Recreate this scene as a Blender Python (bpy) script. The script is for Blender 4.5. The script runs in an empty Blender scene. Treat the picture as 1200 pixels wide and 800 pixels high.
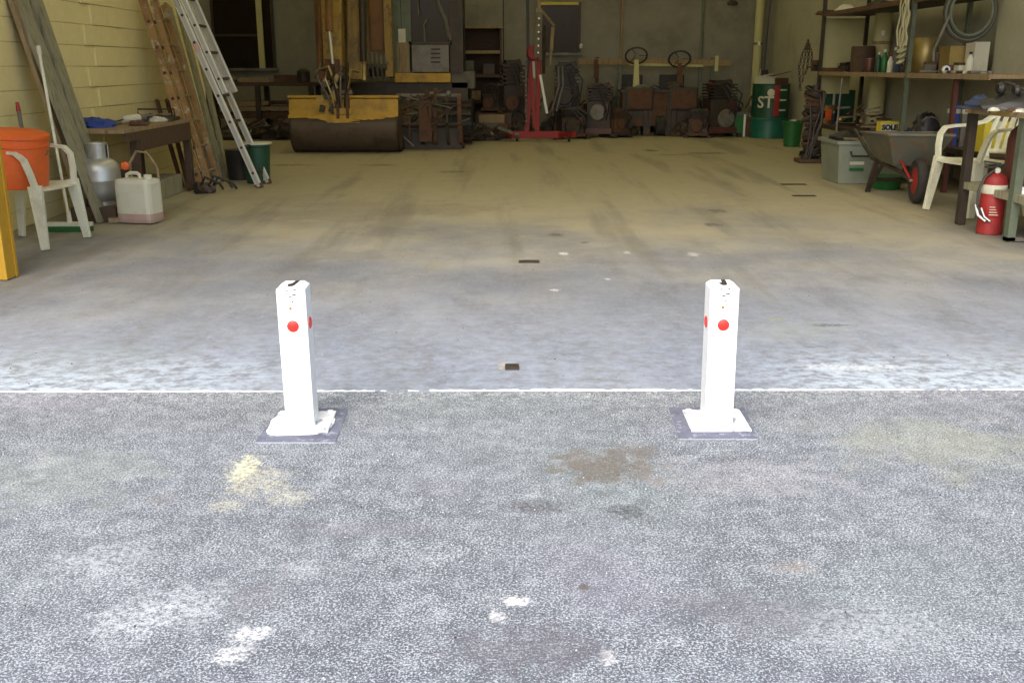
import bpy, bmesh, math, random
from mathutils import Vector, Matrix
random.seed(7)
S = bpy.context.scene
COL = S.collection
R = math.radians
PI = math.pi
# ------------------------------------------------------------ camera, world, sun, exposure
F_PX = 1150.0; PITCH = math.atan(322/1150); CAMH = 1.15; YAW = math.atan(8/1150*math.cos(PITCH))
cam_d = bpy.data.cameras.new('camera'); cam = bpy.data.objects.new('camera', cam_d); COL.objects.link(cam)
cam_d.sensor_width = 36; cam_d.lens = F_PX/1200*36; cam_d.clip_end = 2000; cam_d.clip_start = 0.05
cam.location = (0, 0, CAMH); cam.rotation_euler = (PI/2-PITCH, 0, -YAW)
S.camera = cam
w = bpy.data.worlds.new('World'); S.world = w; w.use_nodes = True
wn = w.node_tree.nodes; wl = w.node_tree.links
sky = wn.new('ShaderNodeTexSky'); sky.sky_type = 'NISHITA'; sky.sun_disc = False
SUN_EL = R(48); SUN_AZ = R(200)     # azimuth from +Y, clockwise
sky.sun_elevation = SUN_EL; sky.sun_rotation = SUN_AZ; sky.air_density = 1.0; sky.dust_density = 3.0
bg = wn['Background']; bg.inputs[1].default_value = 0.15
wl.new(sky.outputs[0], bg.inputs[0])
sd = bpy.data.lights.new('sun', 'SUN'); sun = bpy.data.objects.new('sun', sd); COL.objects.link(sun)
sd.energy = 1.0; sd.angle = R(50); sd.color = (1, .95, .84)
sv = Vector((math.sin(SUN_AZ)*math.cos(SUN_EL), math.cos(SUN_AZ)*math.cos(SUN_EL), math.sin(SUN_EL)))
sun.rotation_euler = sv.to_track_quat('Z', 'Y').to_euler(); sun.location = (0, -8, 12)
S.view_settings.view_transform = 'Standard'; S.view_settings.look = 'None'
S.view_settings.exposure = 1.38; S.view_settings.gamma = 1.0
S.render.engine = 'CYCLES'
S.cycles.max_bounces = 10; S.cycles.diffuse_bounces = 8

# ------------------------------------------------------------ measuring helpers: photo point -> place
CP, SP = math.cos(PITCH), math.sin(PITCH)
FWD = Vector((math.sin(YAW)*CP, math.cos(YAW)*CP, -SP)); RGT = Vector((math.cos(YAW), -math.sin(YAW), 0))
UPV = RGT.cross(FWD)
def ray(px, py): return FWD*F_PX + RGT*(px-600) + UPV*(400-py)
def G(px, py, z=0.0):
    r = ray(px, py); t = (z-CAMH)/r.z; return Vector((r.x*t, r.y*t, z))
def at(px, py, Y):
    r = ray(px, py); t = Y/r.y; return Vector((r.x*t, Y, CAMH+r.z*t))
def atX(px, py, X):
    r = ray(px, py); t = X/r.x; return Vector((X, r.y*t, CAMH+r.z*t))

# ------------------------------------------------------------ materials
def nd(t, ty, **kw):
    n = t.nodes.new(ty)
    for k, v in kw.items(): setattr(n, k, v)
    return n
def mix(t, fac, a, b):
    n = nd(t, 'ShaderNodeMix', data_type='RGBA')
    for i, v in ((0, fac), (6, a), (7, b)):
        if isinstance(v, bpy.types.NodeSocket): t.links.new(v, n.inputs[i])
        elif i == 0: n.inputs[0].default_value = v
        else: n.inputs[i].default_value = (*v[:3], 1)
    return n.outputs[2]
def math_(t, op, a, b=None, clamp=False):
    n = nd(t, 'ShaderNodeMath', operation=op, use_clamp=clamp)
    for i, v in ((0, a), (1, b)):
        if v is None: continue
        if isinstance(v, bpy.types.NodeSocket): t.links.new(v, n.inputs[i])
        else: n.inputs[i].default_value = v
    return n.outputs[0]
def ramp(t, v, lo, hi, a=0.0, b=1.0):
    n = nd(t, 'ShaderNodeMapRange', interpolation_type='SMOOTHSTEP')
    t.links.new(v, n.inputs[0])
    for i, x in ((1, lo), (2, hi), (3, a), (4, b)): n.inputs[i].default_value = x
    return n.outputs[0]
def noise(t, vec, scale, detail=4, rough=.6, stretch=None):
    if stretch:
        m = nd(t, 'ShaderNodeMapping'); t.links.new(vec, m.inputs[0]); m.inputs['Scale'].default_value = stretch; vec = m.outputs[0]
    n = nd(t, 'ShaderNodeTexNoise'); t.links.new(vec, n.inputs['Vector'])
    n.inputs['Scale'].default_value = scale; n.inputs['Detail'].default_value = detail; n.inputs['Roughness'].default_value = rough
    return n.outputs['Fac']
def base(name):
    m = bpy.data.materials.new(name); m.use_nodes = True; t = m.node_tree
    return m, t, t.nodes['Principled BSDF'], nd(t, 'ShaderNodeTexCoord').outputs['Object']
def mat(name, col, dirt=None, rough=.6, metal=0.0, amt=.5, sc=6, stretch=None, bump=.0, wear=None, trans=0, alpha=None):
    m, t, b, oc = base(name)
    dirt = dirt or tuple(c*.45 for c in col)
    n1 = noise(t, oc, sc, 6, .65, stretch)
    f = ramp(t, n1, .42, .72, 0, amt)
    c = mix(t, f, col, dirt)
    n2 = noise(t, oc, sc*7, 3, .6, stretch)
    c = mix(t, ramp(t, n2, .5, .75, 0, amt*.5), c, tuple(min(1, x*1.25) for x in col))
    if wear:
        n3 = noise(t, oc, sc*2.3, 5, .7)
        c = mix(t, ramp(t, n3, .56, .62), c, wear)
    t.links.new(c, b.inputs['Base Color'])
    b.inputs['Roughness'].default_value = rough; b.inputs['Metallic'].default_value = metal
    if trans: b.inputs['Transmission Weight'].default_value = trans
    if bump:
        bn = nd(t, 'ShaderNodeBump'); bn.inputs['Strength'].default_value = bump; bn.inputs['Distance'].default_value = .01
        t.links.new(n2, bn.inputs['Height']); t.links.new(bn.outputs[0], b.inputs['Normal'])
    return m
def blob(t, vec, cur, cx, cy, rx, ry, col, strength=1.0, soft=.5, grit=.5, warp=1.25, gsc=25):
    """a stain with an uneven outline at (cx,cy) on the ground"""
    s = nd(t, 'ShaderNodeVectorMath', operation='SUBTRACT'); t.links.new(vec, s.inputs[0]); s.inputs[1].default_value = (cx, cy, 0)
    m = nd(t, 'ShaderNodeVectorMath', operation='MULTIPLY'); t.links.new(s.outputs[0], m.inputs[0]); m.inputs[1].default_value = (1/rx, 1/ry, 0)
    l = nd(t, 'ShaderNodeVectorMath', operation='LENGTH'); t.links.new(m.outputs[0], l.inputs[0])
    n = noise(t, vec, 2.2/max(.03, min(rx, ry)), 4, .6)
    d = math_(t, 'ADD', l.outputs['Value'], math_(t, 'MULTIPLY', math_(t, 'SUBTRACT', n, .5), warp*2))
    f = ramp(t, d, 1-soft, 1.0, strength, 0)
    if grit:
        g = noise(t, vec, gsc*2.4, 5, .75); f = math_(t, 'MULTIPLY', f, ramp(t, g, .53-grit*.10, .53+grit*.04, 1-grit, 1))
    return mix(t, f, cur, col)

M = {}
# asphalt / exposed aggregate apron outside
def apron():
    m, t, b, oc = base('apron_aggregate')
    big = noise(t, oc, 1.3, 4, .55); med = noise(t, oc, 7, 5, .7)
    v = nd(t, 'ShaderNodeTexVoronoi', feature='F1'); t.links.new(oc, v.inputs['Vector']); v.inputs['Scale'].default_value = 105
    v2 = nd(t, 'ShaderNodeTexVoronoi', feature='F1'); t.links.new(oc, v2.inputs['Vector']); v2.inputs['Scale'].default_value = 210
    fine = noise(t, oc, 150, 3, .75)
    sep = nd(t, 'ShaderNodeSeparateColor'); t.links.new(v.outputs['Color'], sep.inputs[0])
    sep2 = nd(t, 'ShaderNodeSeparateColor'); t.links.new(v2.outputs['Color'], sep2.inputs[0])
    c = mix(t, ramp(t, big, .35, .65), (.092, .106, .126), (.140, .155, .180))
    mot = noise(t, oc, 16, 4, .7)
    c = mix(t, ramp(t, mot, .45, .68, 0, .5), c, (.28, .305, .325))
    c = mix(t, ramp(t, mot, .48, .32, 0, .5), c, (.095, .098, .118))
    c = mix(t, ramp(t, fine, .40, .58), mix(t, .62, c, (.05, .05, .06)), c)
    # pale worn stone faces, irregular, denser in patches
    dens = math_(t, 'ADD', math_(t, 'MULTIPLY', med, .16), math_(t, 'MULTIPLY', mot, .10))
    g1 = noise(t, oc, 185, 2, .6); g2 = noise(t, oc, 125, 3, .7); g3 = noise(t, oc, 260, 2, .6)
    m1 = ramp(t, math_(t, 'ADD', g1, dens), .665, .71)
    m2 = ramp(t, math_(t, 'ADD', g2, dens), .70, .76)
    m3 = ramp(t, g3, .56, .64)
    c = mix(t, math_(t, 'MULTIPLY', m3, .5), c, (.31, .34, .37))
    c = mix(t, math_(t, 'MULTIPLY', m1, .85), c, (.45, .485, .52))
    c = mix(t, math_(t, 'MULTIPLY', m2, .65), c, (.50, .53, .56))
    d1 = ramp(t, noise(t, oc, 165, 3, .7, (1.0, 1.1, 1.3)), .44, .37)
    c = mix(t, math_(t, 'MULTIPLY', d1, .7), c, (.055, .055, .068))
    # whitish scuffs
    scf = noise(t, oc, 3.1, 6, .75)
    c = mix(t, math_(t, 'MULTIPLY', ramp(t, scf, .57, .68, 0, .5), ramp(t, g2, .47, .56)), c, (.60, .62, .64))
    # faint green and purple camera tints painted into the colour
    tin = noise(t, oc, .55, 2, .5)
    c = mix(t, ramp(t, tin, .50, .64, 0, .20), c, (.19, .25, .22))
    tin2 = noise(t, oc, .7, 2, .5, (1, 1, 5))
    c = mix(t, ramp(t, tin2, .54, .66, 0, .22), c, (.24, .21, .27))
    crk = noise(t, oc, 22, 6, .8)
    c = mix(t, ramp(t, crk, .34, .28, 0, .6), c, (.04, .04, .045))
    sxa = nd(t, 'ShaderNodeSeparateXYZ'); t.links.new(oc, sxa.inputs[0])
    nb = math_(t, 'MULTIPLY', ramp(t, sxa.outputs[1], 3.20, 3.42), ramp(t, noise(t, oc, 45, 5, .8), .52, .60))
    c = mix(t, math_(t, 'MULTIPLY', nb, .55), c, (.60, .62, .60))
    def g(x, y): p = G(x, y); return p.x, p.y
    dirt = [ (287, 548, .045, .10, (.78, .74, .44), .85, .7), (300, 565, .10, .10, (.66, .62, .42), .45, .8), (340, 582, .07, .06, (.62, .58, .40), .4, .8), (265, 592, .05, .05, (.6, .56, .38), .4, .8),
      (712, 545, .17, .15, (.12, .10, .075), .9, .35), (745, 527, .09, .07, (.14, .12, .11), .6, .3), (680, 540, .07, .09, (.15, .13, .11), .5, .3),
      (625, 594, .08, .05, (.07, .065, .07), .85, .6), (735, 599, .055, .05, (.06, .06, .065), .9, .5), (190, 583, .05, .04, (.14, .12, .12), .55, .5),
      (684, 688, .014, .014, (.10, .08, .07), .9, .1), (292, 742, .045, .03, (.68, .69, .69), .95, .9), (270, 768, .040, .032, (.68, .69, .69), .95, .9), (312, 738, .02, .02, (.68, .69, .69), .9, .9), (283, 755, .04, .05, (.6, .6, .6), .6, 1.0),
      (604, 704, .030, .022, (.74, .70, .68), 1, .35), (582, 722, .018, .03, (.75, .74, .74), .8, .6), (712, 770, .016, .035, (.76, .75, .74), .8, .6),
      (350, 668, .07, .05, (.5, .5, .5), .4, .95), (220, 708, .12, .10, (.55, .57, .6), .5, 1.0), (300, 700, .07, .09, (.15, .14, .15), .5, .6), (620, 760, .18, .10, (.11, .10, .12), .65, .4), (890, 715, .22, .10, (.12, .115, .13), .6, .4),
      (1100, 520, .42, .30, (.34, .35, .24), .42, .3), (60, 560, .35, .22, (.26, .29, .24), .4, .6), (870, 560, .3, .15, (.40, .36, .36), .3, .7), (430, 620, .25, .06, (.17, .16, .18), .4, .6),
      (930, 665, .06, .03, (.30, .22, .16), .5, .6), (150, 725, .1, .08, (.6, .62, .64), .5, 1.0), (120, 655, .12, .09, (.55, .57, .6), .45, 1.0), (1010, 735, .2, .12, (.5, .52, .55), .4, 1.0)]
    for x, y, rx, ry, col, s, gr in dirt:
        cx, cy = g(x, y); c = blob(t, oc, c, cx, cy, rx*1.15, ry*1.15, col, s, .6 if rx < .4 else 1.0, gr)
    t.links.new(c, b.inputs['Base Color']); b.inputs['Roughness'].default_value = .85
    bn = nd(t, 'ShaderNodeBump'); bn.inputs['Strength'].default_value = .5; bn.inputs['Distance'].default_value = .004
    t.links.new(math_(t, 'ADD', g1, g2), bn.inputs['Height']); t.links.new(bn.outputs[0], b.inputs['Normal'])
    return m
def slab():
    m, t, b, oc = base('slab_concrete')
    sx = nd(t, 'ShaderNodeSeparateXYZ'); t.links.new(oc, sx.inputs[0])
    big = noise(t, oc, .8, 5, .6); str_ = noise(t, oc, 2.6, 7, .72, (1.3, .55, 1)); fine = noise(t, oc, 60, 4, .7); med = noise(t, oc, 5, 6, .7)
    c = mix(t, ramp(t, big, .35, .65), (.15, .162, .186), (.21, .222, .245))
    c = mix(t, ramp(t, str_, .40, .70, 0, .6), c, (.095, .095, .102))
    c = mix(t, ramp(t, fine, .45, .7, 0, .4), c, (.28, .28, .30))
    # dusty tan, with the warm indoor light painted in, growing with depth
    yw = math_(t, 'ADD', sx.outputs[1], math_(t, 'MULTIPLY', math_(t, 'SUBTRACT', big, .5), 6.0))
    dust_cast = math_(t, 'MULTIPLY', ramp(t, yw, 4.6, 9.2), ramp(t, med, .15, .5, .72, .98))
    c = mix(t, dust_cast, c, (.37, .325, .20))
    trk = noise(t, oc, 1.0, 5, .6, (2.6, .22, 1))
    c = mix(t, ramp(t, trk, .50, .66, 0, .45), c, (.13, .12, .095))
    # grease and drag marks
    gr = noise(t, oc, 1.9, 7, .75, (1.5, .5, 1))
    c = mix(t, ramp(t, gr, .58, .78, 0, .6), c, (.10, .08, .065))
    sp = noise(t, oc, 10, 5, .75, (1, 1, 1))
    c = mix(t, ramp(t, sp, .68, .74, 0, .55), c, (.07, .06, .05))
    # blown-out doorway glow painted in as a pale band along the door line
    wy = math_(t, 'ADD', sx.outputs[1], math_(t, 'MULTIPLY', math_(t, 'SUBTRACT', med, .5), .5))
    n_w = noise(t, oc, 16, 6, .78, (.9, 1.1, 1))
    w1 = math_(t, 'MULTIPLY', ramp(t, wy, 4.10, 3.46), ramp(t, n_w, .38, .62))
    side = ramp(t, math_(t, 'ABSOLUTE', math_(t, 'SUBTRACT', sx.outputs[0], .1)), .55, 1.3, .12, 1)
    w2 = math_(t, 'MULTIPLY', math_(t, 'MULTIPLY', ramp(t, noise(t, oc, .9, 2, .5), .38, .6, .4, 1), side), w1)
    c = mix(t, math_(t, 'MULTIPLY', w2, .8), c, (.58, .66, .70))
    w3 = math_(t, 'MULTIPLY', ramp(t, wy, 5.4, 3.6), ramp(t, n_w, .25, .85))  # bluish daylight spill painted further into the slab
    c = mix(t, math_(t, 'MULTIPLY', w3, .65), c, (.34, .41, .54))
    def g(x, y): p = G(x, y); return p.x, p.y
    for x, y, rx, ry, col, s, grt in [(970, 382, .10, .035, (.06, .06, .05), .9, .6), (910, 376, .06, .03, (.28, .30, .14), .6, .7), (840, 420, .12, .05, (.13, .13, .14), .6, .6), (1000, 432, .25, .06, (.62, .66, .68), .6, .7),
        (660, 298, .035, .07, (.7, .66, .64), .85, .3), (735, 297, .03, .06, (.6, .56, .5), .6, .4), (813, 299, .045, .09, (.62, .56, .50), .6, .3), (650, 341, .03, .03, (.65, .63, .62), .7, .3), (712, 328, .02, .03, (.65, .63, .62), .7, .3),
        (840, 248, .10, .14, (.08, .07, .055), .8, .4), (835, 264, .1, .10, (.08, .07, .055), .8, .4), (652, 276, .06, .08, (.07, .06, .055), .85, .3), (685, 285, .04, .05, (.07, .06, .055), .85, .3),
        (763, 177, .12, .22, (.05, .04, .03), .9, .2), (830, 180, .35, .22, (.07, .055, .04), .75, .4), (790, 182, .4, .15, (.10, .08, .055), .6, .5), (445, 194, .25, .15, (.09, .07, .05), .7, .3), (530, 202, .22, .16, (.08, .065, .05), .7, .3), (400, 250, .8, .9, (.12, .10, .08), .35, .6),
        (520, 245, .5, .5, (.10, .085, .07), .45, .7), (455, 272, .35, .35, (.11, .095, .09), .5, .7), (410, 300, .3, .25, (.13, .12, .12), .5, .7), (355, 330, .25, .18, (.13, .12, .13), .4, .7), (820, 190, .9, .5, (.36, .29, .18), .5, .5), (340, 194, .4, .12, (.08, .065, .045), .7, .3),
        (590, 430, .03, .07, (.45, .40, .30), .6, .5), (930, 390, .35, .2, (.24, .26, .22), .4, .6), (100, 420, .5, .3, (.2, .24, .23), .35, .6), (170, 250, .5, .6, (.11, .10, .085), .45, .6)]:
        cx, cy = g(x, y); c = blob(t, oc, c, cx, cy, rx, ry, col, s, .6, grt)
    # worn pale flecks
    fl = noise(t, oc, 38, 3, .6, (1.2, .8, 1))
    c = mix(t, ramp(t, fl, .70, .74, 0, .6), c, (.5, .49, .47))
    t.links.new(c, b.inputs['Base Color'])
    t.links.new(ramp(t, med, .3, .7, .62, .85), b.inputs['Roughness'])
    bn = nd(t, 'ShaderNodeBump'); bn.inputs['Strength'].default_value = .25; bn.inputs['Distance'].default_value = .004
    t.links.new(math_(t, 'ADD', fine, math_(t, 'MULTIPLY', str_, 2)), bn.inputs['Height']); t.links.new(bn.outputs[0], b.inputs['Normal'])
    return m
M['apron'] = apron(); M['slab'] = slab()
M['block'] = mat('cream_block_paint', (.76, .66, .33), (.66, .55, .25), .75, amt=.4, sc=1.5, bump=.12)
M['mortar'] = mat('block_joint', (.60, .48, .20), rough=.9)
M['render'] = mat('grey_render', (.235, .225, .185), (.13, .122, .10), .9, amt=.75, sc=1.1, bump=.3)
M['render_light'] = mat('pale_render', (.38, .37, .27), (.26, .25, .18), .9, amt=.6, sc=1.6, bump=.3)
M['roof'] = mat('roof_sheet', (.45, .42, .32), rough=.6, amt=.3)
M['steel'] = mat('grey_steel', (.19, .175, .15), (.08, .06, .04), .55, .3, .7, 5)
M['darksteel'] = mat('dark_steel', (.045, .036, .028), (.10, .055, .03), .55, .3, .6, 7)
M['black'] = mat('black_plastic', (.022, .020, .018), (.06, .05, .04), .5, amt=.5)
M['rubber'] = mat('black_rubber', (.025, .023, .021), (.08, .065, .05), .85, amt=.6)
M['rust'] = mat('rusty_steel', (.12, .06, .033), (.05, .028, .02), .85, .1, .8, 8, bump=.3)
M['yellow'] = mat('machine_yellow', (.52, .30, .025), (.22, .12, .025), .55, amt=.85, sc=4)
M['worn'] = mat('worn_bucket_steel', (.12, .085, .055), (.055, .038, .026), .6, .4, .7, 4)
M['brownpaint'] = mat('faded_orange_paint', (.22, .10, .025), (.11, .055, .02), .6, amt=.7, sc=3)
M['postyellow'] = mat('yellow_post_paint', (.52, .29, .018), (.38, .20, .02), .6, amt=.5, sc=3)
M['wood'] = mat('old_timber', (.30, .215, .115), (.13, .09, .05), .85, amt=.7, sc=3, stretch=(9, 9, 1), bump=.3)
M['greywood'] = mat('weathered_plank', (.30, .28, .18), (.12, .105, .065), .9, amt=.75, sc=3, stretch=(12, 12, .8), bump=.4)
M['ladderwood'] = mat('varnished_ladder_timber', (.34, .19, .065), (.14, .07, .035), .7, amt=.8, sc=5, wear=(.42, .38, .27))
M['dirtyyellow'] = mat('oily_machine_yellow', (.30, .19, .035), (.12, .075, .03), .6, amt=.95, sc=3.5, stretch=(2, 2, .5), wear=(.15, .10, .05))
M['galv'] = mat('dull_galvanised', (.30, .27, .20), (.16, .13, .09), .6, .2, .7, 6)
M['padedge'] = mat('pad_edge_mortar', (.36, .37, .40), (.25, .25, .28), .95, amt=.7, sc=20)
M['darkwood'] = mat('dark_timber', (.085, .05, .028), (.04, .025, .016), .8, amt=.6, sc=3, stretch=(2, 8, 8))
M['white'] = mat('white_paint', (.80, .80, .79), (.66, .66, .66), .5, amt=.35, sc=9, bump=.12)
M['plate'] = mat('white_base_paint', (.80, .80, .79), (.74, .74, .74), .6, amt=.3, sc=12, wear=(.35, .36, .40), bump=.2)
M['plastic'] = mat('cream_plastic', (.72, .71, .55), (.42, .38, .26), .5, amt=.55, sc=7)
M['red'] = mat('red_paint', (.30, .018, .016), (.12, .012, .01), .6, amt=.5, sc=6)
M['reflector'] = mat('red_reflector', (.75, .035, .025), (.65, .03, .02), .25, amt=.2)
M['orange'] = mat('orange_plastic', (.78, .135, .02), (.50, .11, .03), .5, amt=.55, sc=5)
M['green'] = mat('green_plastic', (.016, .13, .03), (.012, .07, .02), .45, amt=.4)
M['drumgreen'] = mat('drum_green', (.01, .06, .03), (.01, .05, .025), .45, amt=.5)
M['teal'] = mat('drum_teal', (.008, .12, .085), (.01, .06, .045), .45, amt=.5)
M['alu'] = mat('aluminium', (.66, .63, .52), (.45, .42, .33), .42, .45, .4, 8)
M['silver'] = mat('silver_paint', (.46, .46, .42), (.32, .31, .28), .38, .6, .4, 6)
M['jug'] = mat('milky_plastic', (.58, .57, .44), (.50, .48, .37), .35, amt=.3)
m_, t_, b_, oc_ = base('milky_jug_with_liquid')
sz_ = nd(t_, 'ShaderNodeSeparateXYZ'); t_.links.new(oc_, sz_.inputs[0])
t_.links.new(mix(t_, ramp(t_, noise(t_, oc_, 9, 4, .6), .45, .7, 0, .4), mix(t_, ramp(t_, sz_.outputs[2], .080, .074), (.60, .59, .47), (.43, .29, .25)), (.46, .42, .32)), b_.inputs['Base Color']); b_.inputs['Roughness'].default_value = .4; b_.inputs['Subsurface Weight'].default_value = .15; M['jugbody'] = m_
M['pink'] = mat('pink_liquid', (.36, .22, .18), (.30, .17, .14), .3, amt=.3)
M['tub'] = mat('grey_tub_plastic', (.24, .26, .20), (.16, .165, .12), .55, amt=.5, sc=4)
M['barrow'] = mat('barrow_tray_grey', (.11, .115, .09), (.19, .15, .09), .7, .1, .8, 5, wear=(.17, .10, .055))
M['blue'] = mat('blue_cloth', (.035, .07, .30), (.02, .03, .12), .9, amt=.5)
M['navy'] = mat('navy_cloth', (.03, .04, .075), rough=.9)
M['rope'] = mat('beige_rope', (.52, .48, .30), (.30, .27, .17), .9, amt=.5)
M['cream'] = mat('cream_board', (.50, .47, .24), (.40, .36, .18), .8, amt=.4, sc=3)
M['white2'] = mat('pale_card', (.60, .58, .46), (.4, .38, .28), .8, amt=.4)
M['maroon'] = mat('maroon_paint', (.10, .03, .022), (.05, .02, .015), .45, amt=.5)
M['pad'] = mat('slate_pad', (.14, .15, .20), (.08, .085, .12), .85, amt=.8, sc=14, bump=.5, wear=(.27, .28, .33))
M['crust'] = mat('cement_crust', (.72, .73, .72), (.45, .46, .46), .95, amt=.6, sc=14, bump=.5)
M['glass'] = mat('dark_glass', (.022, .016, .012), rough=.12, amt=.3)
M['yellowcard'] = mat('yellow_carton', (.62, .50, .04), rough=.6, amt=.3)
M['bluegreen'] = mat('faded_green_steel', (.13, .155, .105), (.08, .07, .045), .6, .2, .6, 6)
M['brass'] = mat('brass_fitting', (.45, .33, .12), rough=.4, metal=.6)
M['rag'] = mat('grey_rag', (.15, .14, .11), (.07, .06, .05), .95, amt=.7)

m_, t_, b_, oc_ = base('warm_tinted_fibreglass')
tr_ = nd(t_, 'ShaderNodeBsdfTranslucent'); tr_.inputs[0].default_value = (.66, .56, .25, 1); t_.links.new(tr_.outputs[0], t_.nodes['Material Output'].inputs[0]); M['fibreglass'] = m_  # yellow tint chosen to warm the light let in
M['glass'].node_tree.nodes['Principled BSDF'].inputs['Specular IOR Level'].default_value = .12
# ------------------------------------------------------------ mesh builder
class MB:
    def __init__(s): s.v = []; s.f = []
    def add(s, vs, fs):
        o = len(s.v); s.v += [Vector(v) for v in vs]; s.f += [[o+i for i in f] for f in fs]; return s
    def box(s, c, sz, rot=None, taper=1.0, tx=None):
        x, y, z = sz[0]/2, sz[1]/2, sz[2]/2; tx = taper if tx is None else tx
        vs = [Vector((a*x*(tx if k > 0 else 1), b*y*(taper if k > 0 else 1), k*z)) for k in (-1, 1) for a, b in ((-1, -1), (1, -1), (1, 1), (-1, 1))]
        if rot is not None:
            m = rot if isinstance(rot, Matrix) else Matrix.Rotation(rot, 3, 'Z'); vs = [m @ v for v in vs]
        return s.add([v+Vector(c) for v in vs], [(3, 2, 1, 0), (4, 5, 6, 7), (0, 1, 5, 4), (1, 2, 6, 5), (2, 3, 7, 6), (3, 0, 4, 7)])
    def bb(s, x0, x1, y0, y1, z0, z1): return s.box(((x0+x1)/2, (y0+y1)/2, (z0+z1)/2), (abs(x1-x0), abs(y1-y0), abs(z1-z0)))
    def bar(s, p0, p1, w, h, w1=None, h1=None, side=(0, 1, 0)):
        p0 = Vector(p0); p1 = Vector(p1); d = (p1-p0).normalized(); a = Vector(side); a = (a-d*a.dot(d))
        a = a.normalized() if a.length > 1e-4 else d.orthogonal().normalized(); b = d.cross(a); w1 = w if w1 is None else w1; h1 = h if h1 is None else h1
        vs = [p0+a*i*w/2+b*j*h/2 for i, j in ((-1, -1), (1, -1), (1, 1), (-1, 1))]+[p1+a*i*w1/2+b*j*h1/2 for i, j in ((-1, -1), (1, -1), (1, 1), (-1, 1))]
        return s.add(vs, [(3, 2, 1, 0), (4, 5, 6, 7), (0, 1, 5, 4), (1, 2, 6, 5), (2, 3, 7, 6), (3, 0, 4, 7)])
    def tube(s, pts, r, n=8, closed=False, ell=1.0):
        pts = [Vector(p) for p in pts]; m = len(pts); o = len(s.v); ra = r if isinstance(r, (list, tuple)) else [r]*m
        ref = None
        for i, p in enumerate(pts):
            q0 = pts[(i-1) % m] if (i > 0 or closed) else p; q1 = pts[(i+1) % m] if (i < m-1 or closed) else p
            d = (q1-q0).normalized()
            ref = (d.orthogonal() if ref is None else ref-d*ref.dot(d)).normalized(); b = d.cross(ref)
            for k in range(n):
                a = 2*PI*k/n; s.v.append(p+ref*math.cos(a)*ra[i]+b*math.sin(a)*ra[i]*ell)
        for i in range(m if closed else m-1):
            j = (i+1) % m
            for k in range(n): s.f.append([o+i*n+k, o+i*n+(k+1) % n, o+j*n+(k+1) % n, o+j*n+k])
        if not closed: s.f.append([o+k for k in reversed(range(n))]); s.f.append([o+(m-1)*n+k for k in range(n)])
        return s
    def cyl(s, p0, p1, r0, r1=None, n=16): return s.tube([p0, p1], [r0, r0 if r1 is None else r1], n)
    def lathe(s, prof, n=24, c=(0, 0, 0), ax='Z'):
        o = len(s.v); c = Vector(c)
        for r, z in prof:
            for k in range(n):
                a = 2*PI*k/n; v = Vector((r*math.cos(a), r*math.sin(a), z))
                if ax == 'Y': v = Vector((v.x, v.z, v.y))
                if ax == 'X': v = Vector((v.z, v.x, v.y))
                s.v.append(c+v)
        for i in range(len(prof)-1):
            for k in range(n): s.f.append([o+i*n+k, o+i*n+(k+1) % n, o+(i+1)*n+(k+1) % n, o+(i+1)*n+k])
        s.f.append([o+k for k in reversed(range(n))]); s.f.append([o+(len(prof)-1)*n+k for k in range(n)])
        return s
    def prism(s, poly, a, b, ax='X'):
        """polygon (u,v) pushed from a to b along the axis"""
        def P(u, v, t): return {'X': (t, u, v), 'Y': (u, t, v), 'Z': (u, v, t)}[ax]
        n = len(poly); return s.add([P(u, v, a) for u, v in poly]+[P(u, v, b) for u, v in poly], [list(range(n))[::-1], [n+i for i in range(n)]]+[(i, (i+1) % n, n+(i+1) % n, n+i) for i in range(n)])
    def heap(s, c, rx, ry, h, n=14, seed=0):
        rnd = random.Random(seed); o = len(s.v); rings = 5
        for i in range(rings+1):
            f = i/rings
            for k in range(n):
                a = 2*PI*k/n; rr = math.cos(f*PI/2)**.7*(1+rnd.uniform(-.22, .22)) if i < rings else 0.03
                s.v.append(Vector((c[0]+rx*rr*math.cos(a), c[1]+ry*rr*math.sin(a), c[2]+h*math.sin(f*PI/2)*(1+(rnd.uniform(-.3, .1) if i else -1)*(1 if i else 0)))))
        for k in range(n): s.v[o+k].z = c[2]
        for i in range(rings):
            for k in range(n): s.f.append([o+i*n+k, o+i*n+(k+1) % n, o+(i+1)*n+(k+1) % n, o+(i+1)*n+k])
        s.f.append([o+k for k in reversed(range(n))]); s.f.append([o+rings*n+k for k in range(n)])
        return s
    def mesh(s, name, m, smooth=None, bevel=0):
        me = bpy.data.meshes.new(name); bm = bmesh.new()
        vs = [bm.verts.new(v) for v in s.v]
        for f in s.f:
            try: bm.faces.new([vs[i] for i in f])
            except ValueError: pass
        bmesh.ops.recalc_face_normals(bm, faces=bm.faces)
        if bevel: bmesh.ops.bevel(bm, geom=[e for e in bm.edges if len(e.link_faces) == 2 and e.calc_face_angle(0) > .6], offset=bevel, segments=2, affect='EDGES', profile=.6)
        bm.normal_update()
        if smooth:
            big = max(f.calc_area() for f in bm.faces)*.2 if bevel else 1e9
            for f in bm.faces: f.smooth = f.calc_area() < big and not (bevel and big < 1e8)
            for e in bm.edges:
                if len(e.link_faces) == 2 and e.calc_face_angle(0) > R(smooth): e.smooth = False
        bm.to_mesh(me); bm.free(); me.materials.append(m); return me
    def build(s, name, m, parent=None, smooth=38, bevel=0, loc=None):
        o = bpy.data.objects.new(name, s.mesh(name, M[m] if isinstance(m, str) else m, smooth, bevel)); COL.objects.link(o)
        if parent: o.parent = parent
        if loc is not None: o.location = loc
        return o
def tag(o, label=None, cat=None, group=None, kind=None):
    if label: o['label'] = label
    if cat: o['category'] = cat
    if group: o['group'] = group
    if kind: o['kind'] = kind
    return o
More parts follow.
